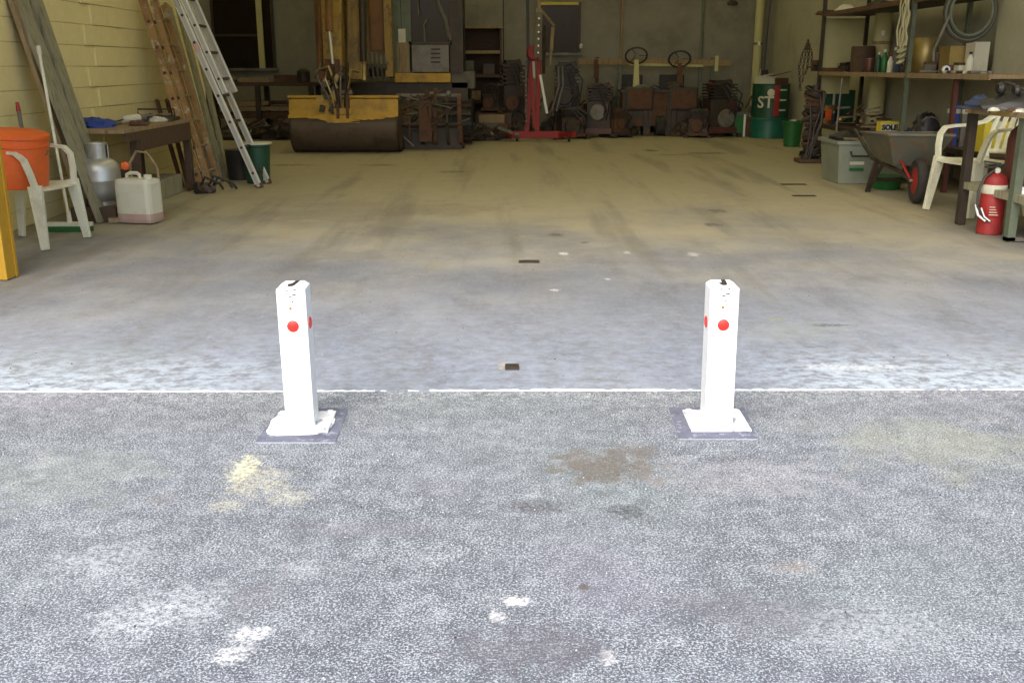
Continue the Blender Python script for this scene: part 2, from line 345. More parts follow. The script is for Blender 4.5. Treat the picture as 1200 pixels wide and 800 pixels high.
def thing(name, label, cat, loc=(0, 0, 0), rz=0.0, group=None):
    o = bpy.data.objects.new(name, None); COL.objects.link(o); o.empty_display_size = .1
    o.location = loc; o.rotation_euler = (0, 0, rz); return tag(o, label, cat, group)
def kids(o): return [c for c in bpy.data.objects if c.parent == o]
def copy_tree(o, parent=None):
    ks = kids(o); c = o.copy(); COL.objects.link(c)
    if parent: c.parent = parent
    for k in ks: copy_tree(k, c)
    return c
def struct(o): o['kind'] = 'structure'; return o
def arc(c, r, a0, a1, n, plane='XZ', rz=None):
    rz = r if rz is None else rz; out = []
    for i in range(n+1):
        a = a0+(a1-a0)*i/n; u, v = r*math.cos(a), rz*math.sin(a)
        out.append(Vector(c)+(Vector((u, 0, v)) if plane == 'XZ' else Vector((0, u, v)) if plane == 'YZ' else Vector((u, v, 0))))
    return out

# ============================================================ SETTING
XL, XR, YT, YLE, YB, HR = -3.55, 4.78, 3.43, 11.95, 18.5, 4.8
struct(MB().add([(-80, -90, 0), (90, -90, 0), (90, 120, 0), (-80, 120, 0)], [(0, 1, 2, 3)]).build('ground', 'apron'))
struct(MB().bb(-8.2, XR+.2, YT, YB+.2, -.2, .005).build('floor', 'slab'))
# ragged cement crust along the door joint
rnd = random.Random(3); mb = MB(); n = 420; xs = [-3.6+8.4*i/n for i in range(n+1)]
w0 = [.0004+.007*max(0, math.sin(x*2.1+1)*.6+math.sin(x*7.3)*.3+rnd.uniform(-.7, .8)) for x in xs]; w1 = [.0002+.0016*rnd.random()**2 for _ in xs]
vs = []
for x, a, b_ in zip(xs, w0, w1): vs += [(x, YT-b_-.001, -.001), (x, YT-.001, (.0042 if rnd.random() < .75 else .0065) if math.sin(x*3.3)+math.sin(x*9.1+2)+rnd.uniform(-.6, .6) > -1.55 else .0002), (x, YT+a, .0042 if a < .0020 else .0062)]
fs = []
for i in range(n):
    if vs[i*3+1][2] < .001: continue
    o = i*3; fs += [(o, o+3, o+4, o+1), (o+1, o+4, o+5, o+2)]
struct(mb.add(vs, fs).build('door_joint', 'crust'))
# left block wall
lw = thing('block_wall', 'cream painted concrete block wall along the left side behind the leaning ladders', 'wall', (XL, 3.4, 0))
MB().bb(-.22, -.006, 0, YLE-3.4, 0, HR).build('wall_core', 'mortar', lw)
CH = .170; BL = .34; z0 = 1.15-7*CH
bmesh_ = MB().bb(-.019, .0, .0006, BL-.0006, .003, CH-.003).mesh('block', M['block'], None, .0012)
stuff = MB(); cnt = 0
rows = int((HR-z0)/CH)
for r_ in range(rows):
    off = 0 if r_ % 2 else -BL/2; k = 0
    y = off
    while y < YLE-3.4-.02:
        y0 = max(0, y); y1 = min(YLE-3.4, y+BL); zz = z0+r_*CH
        Yw = 3.4+(y0+y1)/2; dx = .018 if 8.75 < Yw < 9.45 else 0
        zlo = max(.01, zz)
        if 6.0 < Yw and r_ < 13 and y1-y0 > BL-.01 and zz >= 0:
            o = bpy.data.objects.new('block', bmesh_); COL.objects.link(o); o.parent = lw; o.location = (dx+random.uniform(-.0006, .0006), y0, zz); cnt += 1
        else: stuff.bb(-.019, dx, y0+.0006, y1-.0006, zlo+.003, zz+CH-.003)
        y += BL
so = stuff.build('block', 'block', lw, smooth=None); so['kind'] = 'stuff'
MB().bb(-.22, .012, YLE-3.4, YLE-3.4+.02, 0, HR).build('wall_end', 'block', lw)
# other walls
bw = thing('back_wall', 'grey rendered rear wall behind the parked machines', 'wall', (0, YB, 0))
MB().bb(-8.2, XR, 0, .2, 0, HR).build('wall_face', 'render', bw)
# panel joints
for px in (727, 590):
    p = at(px, 60, YB); MB().bb(p.x-.012, p.x+.012, -.006, -.001, 0, HR-.1).build('joint_cover', 'darksteel', bw)
rw = thing('right_wall', 'pale rendered side wall behind the steel shelving', 'wall', (XR, 3.4, 0))
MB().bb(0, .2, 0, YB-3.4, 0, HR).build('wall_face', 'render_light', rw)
py0 = atX(1166, 50, XR-.14).y
MB().bb(-.14, -.002, py0-3.4-.75, py0-3.4, 0, HR).build('pier', 'render_light', rw)
lf = thing('recess_wall', 'side wall of the recess beyond the end of the cream block wall', 'wall', (-8.2, YLE, 0))
MB().bb(-.2, 0, 0, YB-YLE+.2, 0, HR).build('wall_face', 'render', lf)
MB().bb(0, 8.2+XL-.22, -.2, -.0, 0, HR).build('return_wall', 'render', lf)
fr = thing('front_wall', 'front wall with the wide vehicle doorway above the bollards', 'wall', (0, YT, 0))
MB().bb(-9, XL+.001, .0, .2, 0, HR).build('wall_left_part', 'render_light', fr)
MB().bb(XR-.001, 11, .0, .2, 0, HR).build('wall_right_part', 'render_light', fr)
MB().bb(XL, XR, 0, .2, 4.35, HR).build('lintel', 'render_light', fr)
rf = MB()
nx = 90; xa, xb = -8.4, XR+.4; vs = []
for i in range(nx+1):
    x = xa+(xb-xa)*i/nx; z = HR+.002+(.03 if i % 2 else 0); vs += [(x, YT-.2, z), (x, YB+.4, z)]
SK = [set(range(16, 25)), set(range(44, 53)), set(range(70, 79))]  # strips for translucent sheets, added unseen to brighten and warm the interior
rf.add(vs, [(2*i, 2*i+2, 2*i+3, 2*i+1) for i in range(nx) if not any(i in k for k in SK)])
for n_, k in enumerate(SK):
    vs2 = []; ks = sorted(k)
    for i in ks+[ks[-1]+1]:
        x = xa+(xb-xa)*i/nx; z = HR+.002+(.03 if i % 2 else 0); vs2 += [(x, YT-.2, z), (x, YB+.4, z)]
    sl = MB().add(vs2, [(2*j, 2*j+2, 2*j+3, 2*j+1) for j in range(len(ks))]).build('added_skylight', 'fibreglass', smooth=None)
    tag(sl, ('added translucent sheet over the left side of the workshop, letting in warm light', 'added translucent sheet over the middle of the workshop, letting in warm light', 'added translucent sheet over the right side of the workshop, letting in warm light')[n_], 'roof sheet', 'added unseen skylights')
tag(rf.build('roof', 'roof', smooth=None), 'corrugated roof sheeting over the workshop', 'roof')
for px, nm in ((290, 0), (651, 1)): pass
# window in the recess
def window(x0, x1, y0, y1, label, frame, mull=None, head=None):
    a = at(x0, y1, YB-.02); b = at(x1, y1, YB-.02); top = at(x1, y0, YB-.02).z
    t = thing('window', label, 'window', (a.x, YB-.02, a.z)); W = b.x-a.x; H = top-a.z; f = .045
    MB().bb(0, f, -.03, .015, 0, H).build('frame', frame, t); MB().bb(W-f, W, -.03, .015, 0, H).build('frame', frame, t)
    MB().bb(f, W-f, -.031, .014, H-f, H).build('frame', head or frame, t); MB().bb(-.04, W+.04, -.06, .013, -.05, 0).build('sill', 'steel', t)
    if mull:
        mx = at(mull, y0, YB-.02).x-a.x; MB().bb(mx-.05, mx+.05, -.045, .012, -.001, H-f).build('mullion', 'cream', t)
        MB().bb(f, mx-.05, -.01, .01, 0, H-f).build('pane', 'glass', t); MB().bb(mx+.05, W-f, -.01, .01, 0, H-f).build('pane', 'glass', t)
        MB().bb(f, mx-.05, -.025, -.012, H*.27, H*.27+.04).build('glazing_bar', frame, t)
    else: MB().bb(f, W-f, -.01, .01, 0, H-f).build('pane', 'glass', t)
    return t
window(252, 324, -60, 80, 'dark window with a pale mullion in the rear wall behind the aluminium ladder', 'darksteel', mull=299)
window(630, 680, 3, 62, 'dark window with a yellow head bar behind the red engine crane', 'darksteel', head='yellowcard')

# ============================================================ BOLLARDS
def bollard(px, py, label, notch_dx, side):
    c = G(px, py); t = thing('bollard', label, 'bollard', (c.x, c.y, .004), 0, 'white removable bollards at the doorway')
    W, H = .093, .476; h = W/2; ch = .016
    # post with a notched, chamfered head
    b = MB()
    poly = [(-h, .01), (h, .01), (h, H-ch*.6), (h-ch, H), (-h+ch, H), (-h, H-ch*.6)]
    b.prism(poly, -h, h, 'Y')
    b.build('post', 'white', t, bevel=.003)
    MB().prism([(-.008, -h+.003), (.004, -h+.003), (.010, -h+.016), (.016, h-.006), (.002, h-.006), (-.002, 0), (-.014, -.01)], H-.011, H+.0008, 'Z').build('lock_slot', 'black', t)
    MB().bb(-.098, .098, -.098, .098, 0, .008).build('base_plate', 'plate', t, bevel=.002)
    wd_ = MB()
    for a_, b_ in (((-h, -h), (h, -h)), ((h, -h), (h, h)), ((h, h), (-h, h)), ((-h, h), (-h, -h))):
        pts = [Vector((a_[0]+(b_[0]-a_[0])*k/8, a_[1]+(b_[1]-a_[1])*k/8, .009)) for k in range(9)]; wd_.tube(pts, [.0035+.0015*rnd.random() for _ in pts], 6)
    wd_.build('weld_bead', 'plate', t)['kind'] = 'stuff'
    sp_ = MB(); rr2 = random.Random(int(px)); ph = rr2.uniform(0, 6); ring = [(.106*(abs(math.cos(a))**.55)*(1 if math.cos(a) > 0 else -1)*(1+.035*math.sin(3*a+ph)+.02*math.sin(11*a+ph))-.006*side, .104*(abs(math.sin(a))**.55)*(1 if math.sin(a) > 0 else -1)*(1+.04*math.sin(2*a+ph)+.02*math.sin(9*a))-.012) for a in [2*PI*k/40 for k in range(40)]]
    if side > 0: sp_.prism(ring, .0005, .0016, 'Z').build('paint_splash', 'plate', t)
    for sx in (-1, 1):
        for sy in (-1, 1):
            MB().lathe([(.011, .008), (.011, .015), (.005, .016), (.0, .016)], 6, (sx*.08, sy*.08, 0)).build('bolt', 'plate', t)
    MB().lathe([(.0165, 0), (.0165, .003), (.012, .005), (0, .005)], 24, (0, 0, 0), 'Y')
    r1 = MB().lathe([(.0185, 0), (.0185, .003), (.014, .0052), (0.0, .0056)], 28, (0, 0, 0), 'Y').build('reflector', 'reflector', t); r1.rotation_euler = (0, 0, PI); r1.location = (0, -h-.0002, .347)
    r2 = MB().lathe([(.0185, 0), (.0185, .003), (.014, .0052), (0.0, .0056)], 28, (0, 0, 0), 'X').build('reflector', 'reflector', t)
    r2.rotation_euler = (0, 0, 0 if side > 0 else PI); r2.location = (side*(h+.0002), -.004, .347)
    MB().lathe([(.005, 0), (.005, .001), (0, .0012)], 12, (0, 0, 0), 'Y').build('key_hole', 'brass', t, loc=(-.004, -h-.0012, .405))
    for k, (dx, dz, ww) in enumerate(((-.008, .440, .011), (.004, .447, .012), (-.014, .462, .006), (.010, .464, .007), (.001, .425, .005))):
        MB().bb(dx, dx+ww, -h-.0006, -h+.001, dz, dz+.0035).build('paint_chip', 'darksteel', t)
    return t
B1 = bollard(355, 497, 'left white square bollard with red reflectors on its front and right face', 0, 1)
B2 = bollard(839, 495, 'right white square bollard with red reflectors on its front and left face', 0, -1)
B2.rotation_euler.z = R(-2); B1.rotation_euler = (0, R(-.6), R(1.5)); B2.rotation_euler = (0, R(-.7), R(-1.5))
def pad(x0, x1, xa_, xb_, y0, y1, label):
    ps = [G(xa_, y1), G(xb_, y1), G(x1, y0), G(x0, y0)]
    o = MB().prism([(p.x, p.y) for p in ps], -.02, .004, 'Z').build('concrete_pad', 'pad'); tag(o, label, 'concrete pad', 'slate pads under the bollards')
    e = MB()
    for i in (0, 1, 2, 3):
        a, b = ps[i], ps[(i+1) % 4]; 
        for q_ in range(14):
            u_ = Vector((a.x, a.y, .0015)).lerp(Vector((b.x, b.y, .0015)), q_/14); v_ = Vector((a.x, a.y, .0015)).lerp(Vector((b.x, b.y, .0015)), (q_+1)/14)
            e.bar(u_, v_, .0036, rnd.uniform(.0006, .0018), side=(0, 0, 1))
    e.build('cement_edge', 'padedge', o)['kind'] = 'stuff'
pad(328, 408, 299, 393, 479, 519, 'slate coloured square pad under the left bollard')
pad(783, 872, 795, 888, 478, 515, 'slate coloured square pad under the right bollard')
# recessed slots in the floor
for px, py, ww, lab in ((620, 308, .125, 'dark slotted floor socket in the middle of the slab between the bollards'), (600, 432, .055, 'small dark floor socket just inside the doorway line'),
                    (930, 217, .25, 'long dark floor plate left of the grey tub, farther of two'), (942, 230.5, .21, 'dark floor plate left of the grey tub, nearer of two')):
    c = G(px, py); t = thing('floor_socket', lab, 'floor socket', (c.x, c.y, .008))
    MB().bb(-ww/2, ww/2, -.035, .035, 0, .003).build('plate', 'darksteel', t); MB().bb(-ww/2+.01, ww/2-.01, -.02, .02, .003, .005).build('slot', 'black', t)

# ============================================================ LEFT SIDE
p = G(27, 330)
t = thing('door_post', 'yellow painted upright post at the left edge of the doorway', 'post', (p.x-.245, p.y+.05, .008))
MB().bb(-.16, .16, -.05, .05, 0, 3.9).build('post', 'postyellow', t, bevel=.006)
MB().bb(-.18, .165, .05, .075, .0, 3.9).build('flange', 'postyellow', t)

def chair(label, loc, rz, sc=1.0):
    """stacking garden chair, faces +X"""
    t = thing('plastic_chair', label, 'chair', loc, rz, 'white plastic garden chairs')
    s = MB(); nx_, ny = 8, 8; vs = []
    for k in (0, 1):
        for i in range(nx_+1):
            for j in range(ny+1):
                x = -.20+.44*i/nx_; y = (-.225+.45*j/ny)*(1-.10*(1-i/nx_)); z = .415-.022*math.sin(PI*j/ny)*math.sin(PI*min(1, i/nx_*.9))-(.02 if i == nx_ else 0)-.02*(1-i/nx_) - k*.012
                vs.append((x, y, z))
    N = (nx_+1)*(ny+1); fs = []
    for i in range(nx_):
        for j in range(ny):
            a = i*(ny+1)+j; fs += [(a, a+1, a+ny+2, a+ny+1), (N+a, N+a+ny+1, N+a+ny+2, N+a+1)]
    for i in range(nx_): a = i*(ny+1); fs += [(a, a+ny+1, N+a+ny+1, N+a), (a+ny, N+a+ny, N+a+2*ny+1, a+2*ny+1)]
    for j in range(ny): fs += [(j, N+j, N+j+1, j+1)]; a = nx_*(ny+1)+j; fs += [(a, a+1, N+a+1, N+a)]
    s.add(vs, fs).build('seat', 'plastic', t)
    for sy in (-1, 1):
        MB().bar((.21, sy*.215, .42), (.25, sy*.255, .004), .085, .035, .05, .028, side=(1, 0, 0)).bar((.205, sy*.235, .42), (.245, sy*.265, .01), .08, .008, .045, .008, side=(1, 0, 0)).build('leg', 'plastic', t, bevel=.004)
        MB().bar((-.18, sy*.20, .42), (-.25, sy*.25, .004), .075, .035, .045, .026, side=(1, 0, 0)).build('leg', 'plastic', t, bevel=.004)
        # arm: rises from the front leg, bends back to the backrest
        pts = [(.215, sy*.225, .40), (.205, sy*.25, .50), (.185, sy*.268, .59), (.14, sy*.275, .635), (.05, sy*.277, .645), (-.08, sy*.272, .65), (-.19, sy*.25, .675), (-.25, sy*.225, .72)]
        a = MB(); W = .052; o = []
        for i in range(len(pts)-1):
            pass
        vs = []; n = len(pts)
        for i, q in enumerate(pts):
            q = Vector(q); d = (Vector(pts[min(i+1, n-1)])-Vector(pts[max(i-1, 0)])).normalized(); nrm = d.cross(Vector((0, 1, 0))).normalized()
            for aa, bb_ in ((-1, -1), (1, -1), (1, 1), (-1, 1)): vs.append(q+Vector((0, 1, 0))*aa*W/2+nrm*bb_*.010)
        fs = [(0, 1, 2, 3), tuple((n-1)*4+i for i in (3, 2, 1, 0))]
        for i in range(n-1):
            for k in range(4): fs.append((i*4+k, i*4+(k+1) % 4, i*4+4+(k+1) % 4, i*4+4+k))
        a.add(vs, fs).build('armrest', 'plastic', t)
    bk = MB()
    # back frame and slats
    def bp(u, v): return Vector((-.20-.10*v-.03*(1-(2*u-1)**2)*1.0, (-.20-.03*math.sin(v*2.4))*(1-2*u), .41+.40*v-.06*v*(2*u-1)**2))
    for u in (0, 1): bk.tube([bp(u, v/6) for v in range(7)], .02, 6)
    bk.tube([bp(u/10, 1) for u in range(11)], .026, 6); bk.tube([bp(u/10, .12) for u in range(11)], .018, 6)
    for u in (.17, .34, .5, .66, .83): bk.bar(bp(u, .12), bp(u, .55), .045, .008, side=(0, 1, 0)).bar(bp(u, .55), bp(u, .98), .045, .008, side=(0, 1, 0))
    bk.build('backrest', 'plastic', t)
    t.scale = (sc, sc, sc); return t
cl = chair('cream plastic garden chair by the yellow post with an orange bucket on its seat', (-3.17, 6.55, .008), R(-8), .97)
cr = chair('cream plastic garden chair beside the wheelbarrow behind the steel bench', (3.80, 7.90, .008), R(180+14), 1.05)
# orange bucket on the chair (drink cooler shape)
t = thing('orange_bucket', 'big orange plastic bucket standing on the left garden chair', 'bucket', (-3.20, 6.46, .405)); t.rotation_euler = (R(2), R(5), 0)
t.scale = (1.18, 1.18, 1.06)
MB().lathe([(.165, .0), (.172, .01), (.178, .12), (.182, .27), (.183, .30)], 32).build('body', 'orange', t)
MB().lathe([(.183, .245), (.188, .25), (.188, .262), (.181, .266)], 32).build('rim', 'orange', t)
MB().lathe([(.186, .295), (.190, .30), (.190, .318), (.172, .328), (.0, .330)], 32).build('lid', 'orange', t)
MB().tube(arc((0, 0, .24), .195, PI*1.02, PI*1.98, 14, 'XZ', .10), .004, 6).build('handle', 'steel', t)
# leaning planks (2) near the chair, long tool, broom
def plank(px0, py0, px1, py1, wx, name, label, m, grp, L=None, X1=XL+.03, th=.03, z=.008, sy=0):
    a = G(px0, py0); b = atX(px1, py1, X1); d = (b-a); 
    if L: b = a+d.normalized()*L
    o = MB().bar(a, b, wx, th, side=(0, 1, 0)).build(name, m); tag(o, label, 'plank', grp)
    # move origin to the foot
    o.data.transform(Matrix.Translation(-a)); o.location = a+Vector((0, 0, z)); return o
plank(122, 261, 24, 0, .19, 'plank', 'wide weathered plank leaning on the cream wall beside the orange bucket, nearest the doorway', 'greywood', 'leaning planks', 2.6)
plank(130, 254, 42, 0, .15, 'plank', 'weathered plank just behind the widest leaning plank, left of the gas bottle', 'greywood', 'leaning planks', 2.75)
plank(104, 259, 14, 0, .09, 'plank', 'narrow grey batten on the near side of the widest leaning plank', 'wood', 'leaning planks', 2.5)
a = G(83, 272); b = at(46, 62, a.y+.35); t = thing('broom', 'white handled broom with green bristles upright behind the left chair', 'broom', (a.x, a.y, .008))
q = Vector((a.x, a.y, 0)); MB().tube([(0, 0, .05), b-q], .011, 10).build('handle', 'plastic', t)
MB().tube([(b-q)*.985, (b-q)*1.03], .017, 10).build('grip', 'white2', t)
MB().bb(-.16, .16, -.025, .025, .035, .065).build('head', 'plastic', t, bevel=.006)
MB().bb(-.155, .155, -.028, .028, 0, .036).build('bristles', 'green', t)
MB().cyl((0, 0, .06), (0, 0, .14), .02, .014, 10).build('socket', 'plastic', t)
a = at(44, 165, 7.0); a.z = 0; b = at(20, 120, 7.05)
t = thing('brush_pole', 'thin mottled pole with a small red tip behind the orange bucket', 'pole', (-3.38, 7.1, .008))
e = at(20, 120, 7.2)-Vector((-3.38, 7.1, .008)); MB().tube([(0, 0, 0), e*.93], .015, 8).build('pole', 'rag', t); MB().tube([e*.93, e], [.018, .012], 8).build('tip', 'red', t)

# workbench against the left wall
BX0, BX1, BY0, BY1, BH = XL+.03, -2.98, 7.85, 9.55, .665
t = thing('work_table', 'old timber work table against the cream wall with a blue cloth on it', 'table', ((BX0+BX1)/2, (BY0+BY1)/2, .008))
ox, oy = (BX0+BX1)/2, (BY0+BY1)/2
for i in range(4):
    x = BX0-ox+(BX1-BX0)*i/4; MB().bb(x+.003, x+(BX1-BX0)/4-.003, BY0-oy, BY1-oy, BH-.03, BH-.001*i).build('board', 'wood', t)
for sx, sy in ((BX0+.04, BY0+.3), (BX1-.04, BY0+.3), (BX0+.04, BY1-.05), (BX1-.04, BY1-.05)): MB().bb(sx-ox-.03, sx-ox+.03, sy-oy-.03, sy-oy+.03, 0, BH-.03).build('leg', 'darkwood', t)
MB().bb(BX1-ox-.03, BX1-ox-.005, BY0-oy+.33, BY1-oy-.08, BH-.19, BH-.031).build('drawer_front', 'darkwood', t)
MB().bb(BX1-ox-.03, BX1-ox-.002, BY0-oy+.05, BY0-oy+.33, BH-.10, BH-.031).build('apron', 'darkwood', t)
MB().bb(BX0-ox+.07, BX1-ox-.07, BY0-oy+.28, BY0-oy+.305, .25, .33).build('stretcher', 'darkwood', t)
def cloth(name, c, rx, ry, h, m, label, cat, seed=1):
    o = MB().heap((0, 0, 0), rx, ry, h, 18, seed).build(name, m, smooth=60); o.location = c; return tag(o, label, cat)
tz = BH+.008
p = at(108, 141, 8.25)
cloth('cloth', (p.x, 8.25, tz), .19, .16, .075, 'blue', 'crumpled blue cloth on the near end of the timber work table', 'cloth', 4)
cloth('cloth', (p.x-.18, 8.15, tz), .12, .12, .05, 'navy', 'dark rag beside the blue cloth at the wall end of the table', 'cloth', 5)
def heap_thing(name, label, cat, loc, rz, parts):
    t = thing(name, label, cat, loc, rz)
    for nm, mb_, m, *rest in parts: mb_.build(nm, m, t, bevel=rest[0] if rest else 0)
    return t
heap_thing('angle_grinder', 'grey power tool lying in the middle of the timber work table', 'power tool', (-3.2, 8.75, tz), R(65), [('motor', MB().tube([(-.16, 0, .04), (-.05, 0, .045), (.02, 0, .045)], [.028, .034, .036], 10), 'white2'), ('head', MB().tube([(.02, 0, .045), (.09, 0, .04)], [.04, .028], 10), 'steel'), ('disc', MB().cyl((.07, 0, .008), (.07, 0, .012), .058, n=20), 'darksteel'), ('cord', MB().tube([(-.16, 0, .04), (-.24, .03, .02), (-.28, .1, .01), (-.2, .14, .008)], .006, 6), 'black')])
heap_thing('box_level', 'dark flat tool tray at the far end of the timber work table', 'tool tray', (-3.2, 9.25, tz), R(8), [('tray', MB().bb(-.17, .17, -.2, .2, 0, .03), 'darksteel'), ('tool', MB().tube([(-.1, -.15, .045), (.1, .12, .045)], .016, 8), 'steel'), ('tool', MB().tube([(.1, -.15, .04), (-.08, .12, .05)], .012, 8), 'rust'), ('handle', MB().tube([(-.16, 0, .03), (-.16, 0, .1), (.16, 0, .1), (.16, 0, .03)], .008, 6), 'black')])
# gas bottle on a low block
sx_, sy_ = -3.13, 7.66
tag(MB().bb(-.17, .17, -.2, .2, 0, .11).build('timber_block', 'darkwood', loc=(sx_, sy_, .008)), 'dark timber block under the silver gas bottle', 'timber block')
t = thing('gas_bottle', 'silver steel gas bottle with a collar under the end of the work table', 'gas bottle', (sx_, sy_, .118))
MB().lathe([(.105, 0), (.105, .03), (.11, .035), (.145, .07), (.153, .12), (.153, .18), (.155, .185), (.155, .195), (.153, .20), (.153, .26), (.14, .315), (.10, .35), (.06, .362), (0, .364)], 32).build('tank', 'silver', t)
cb = MB(); 
for a0, a1 in ((R(-150), R(-20)), (R(10), R(170))):
    pr = arc((0, 0, 0), .078, a0, a1, 10, 'XY')
    for i in range(10): cb.bar(pr[i]+Vector((0, 0, .405)), pr[i+1]+Vector((0, 0, .405)), .11, .006, side=(0, 0, 1))
cb.build('collar', 'silver', t); MB().lathe([(.083, .455), (.085, .462), (.083, .47), (.06, .472), (.055, .462)], 24).build('collar_rim', 'silver', t)
MB().cyl((0, 0, .36), (0, 0, .43), .02, n=10).bar((0, 0, .40), (.06, -.02, .40), .02, .02).build('valve', 'brass', t)
t = thing('orange_regulator', 'orange and black hose fitting lying against the gas bottle', 'hose', (-2.93, 7.78, .008))
MB().lathe([(.022, -.015), (.032, -.01), (.032, .01), (.022, .015)], 14, (-.02, -.06, .40), 'Y').build('dial', 'orange', t)
MB().tube([(0, 0, .28), (-.02, .02, .40), (.03, .06, .50), (.12, .05, .49), (.19, .04, .38), (.2, .03, .20), (.16, 0, .05), (.10, 0, .012), (.0, 0, .02), (-.02, 0, .22)], .011, 8).build('hose', 'wood', t)
# jerrycan
p = G(159, 265); t = thing('jerrycan', 'milky plastic jerrycan with pink liquid in the bottom on the floor by the planks', 'jerrycan', (p.x, p.y+.13, .008), R(-14)); 
MB().bb(-.145, .145, -.095, .095, 0, .335).build('body', 'jugbody', t, bevel=.036)
MB().bb(-.10, -.02, -.099, -.0955, .12, .24).build('moulded_panel', 'jug', t, bevel=.001)
MB().tube([(-.09, 0, .32), (-.085, 0, .36), (-.05, 0, .372), (.0, 0, .372), (.02, 0, .36), (.025, 0, .32)], .014, 8).build('handle', 'jug', t)
MB().cyl((.09, 0, .32), (.09, 0, .362), .03, n=16).build('cap', 'white2', t, bevel=.003)
# plank on the floor
a = Vector((-3.38, 8.55, .03)); b = G(136, 263); b.z = .03
tag(MB().bar((0, 0, 0), b-a, .10, .035, side=(1, 0, 0)).build('floor_plank', 'wood', loc=a), 'short plank lying on the floor between the gas bottle and the jerrycan', 'plank')
p = G(205, 238)
tag(MB().bb(-.17, .17, -.3, .3, 0, .17).build('low_box', 'greywood', loc=(-3.22, 9.05, .008), bevel=.004), 'low grey wooden box on the floor under the work table', 'box')

# wooden ladder
def ladder(name, label, foot, top, wid, L, stile, rungs, ms, mr, off=Vector((0, 0, 0)), rstep=.26, start=0.0, r=.014, parent=None, cap=None, th=.026):
    t = parent or thing(name, label, 'ladder', foot)
    d = (top-foot).normalized(); nrm = d.cross(Vector((0, 1, 0))).normalized()
    if nrm.x < 0: nrm = -nrm
    for sy in (0, 1):
        o0 = Vector((0, sy*wid, 0))+off
        MB().bar(o0+d*start, o0+d*(start+L), th, stile, side=(0, 1, 0)).build('stile', ms, t, bevel=.003)
        if ms == 'alu':
            MB().bar(o0+d*start-Vector((0, .016, 0)), o0+d*(start+L)-Vector((0, .016, 0)), .004, stile*.5, side=(0, 1, 0)).build('stile_rib', 'silver', t)
    s = start+.14
    while s < start+L-.05:
        MB().cyl(off+d*s+Vector((0, -.022, 0)), off+d*s+Vector((0, wid+.022, 0)), r, n=8).build('rung', mr, t); s += rstep
    if cap:
        for sy in (0, 1): o0 = Vector((0, sy*wid, 0))+off; MB().bar(o0+d*(start-.02), o0+d*(start+.03), th+.008, stile+.008, side=(0, 1, 0)).build('foot_cap', cap, t)
    return t, d, nrm
f = G(304, 221); f.z = .02; tp = at(206, 0, f.y)
al, d, nrm = ladder('aluminium_ladder', 'two section aluminium extension ladder leaning on the cream wall', f, tp, .36, 2.75, .062, 0, 'alu', 'darksteel', cap='rust')
ladder('', '', f, tp, .34, 2.3, .058, 0, 'alu', 'darksteel', off=nrm*.068+Vector((0, .01, 0)), start=.92, parent=al)
st = d*1.35+Vector((0, -.0165, 0)); MB().bar(st, st+d*.09, .002, .045, side=(0, 1, 0)).build('sticker', 'orange', al)
st = d*1.78+Vector((0, -.0165, 0)); MB().bar(st, st+d*.10, .002, .04, side=(0, 1, 0)).build('sticker', 'rust', al)
f = G(236, 222); f.z = .01; tp = atX(167, 0, XL+.09)
wd, d, nrm = ladder('wooden_ladder', 'old brown timber ladder leaning on the cream wall left of the grey planks', f, tp, .34, (tp-f).length+.02, .075, 0, 'ladderwood', 'rust', rstep=.25, r=.016, th=.032)
ladder('', '', f, tp, .30, (tp-f).length*.97, .055, 0, 'ladderwood', 'wood', off=nrm*.085+Vector((0, .02, 0)), rstep=.25, r=.014, parent=wd)
for i, (x0, y0, x1, y1, ww, L, lb) in enumerate(((246, 222, 186, 25, .10, 1.75, 'dark narrow plank right against the timber ladder'), (256, 217, 200, 20, .14, 1.95, 'grey plank between the timber ladder and the aluminium ladder, in front'), (262, 213, 214, 28, .13, 1.9, 'grey plank behind the front one, nearest the aluminium ladder'), (268, 208, 226, 30, .11, 1.7, 'short farthest plank leaning behind the aluminium ladder'))):
    plank(x0, y0, x1, y1, ww, 'plank', lb, 'greywood' if i else 'wood', 'leaning planks', L, X1=XL+.1+.03*i)
for x0, y0, x1, y1 in ((214, 221, 184, 120), (222, 225, 196, 120)):
    a = G(x0, y0); b = atX(x1, y1, XL+.06)
    tag(MB().bar((0, 0, 0), b-a, .04, .03).build('batten', 'rust', loc=(a.x, a.y, .02)), 'rusty thin %s batten at the foot of the timber ladder' % ('left' if x0 == 214 else 'right'), 'batten')
# green bin with a white board on top
p = G(299, 217); t = thing('green_bin', 'green plastic bin with a pale lid behind the foot of the aluminium ladder', 'bin', (p.x, p.y+.15, .008))
MB().lathe([(.115, 0), (.135, .36), (.145, .37), (.145, .385), (.13, .385)], 24).build('body', 'drumgreen', t)
MB().lathe([(.155, .386), (.16, .392), (.16, .402), (0, .406)], 24).build('lid', 'white2', t)
p = G(280, 212); tag(MB().lathe([(.13, 0), (.15, .30), (.155, .31), (0, .312)], 20).build('dark_bucket', 'black', loc=(p.x, p.y+.1, .008)), 'dark bucket left of the green bin', 'bucket')

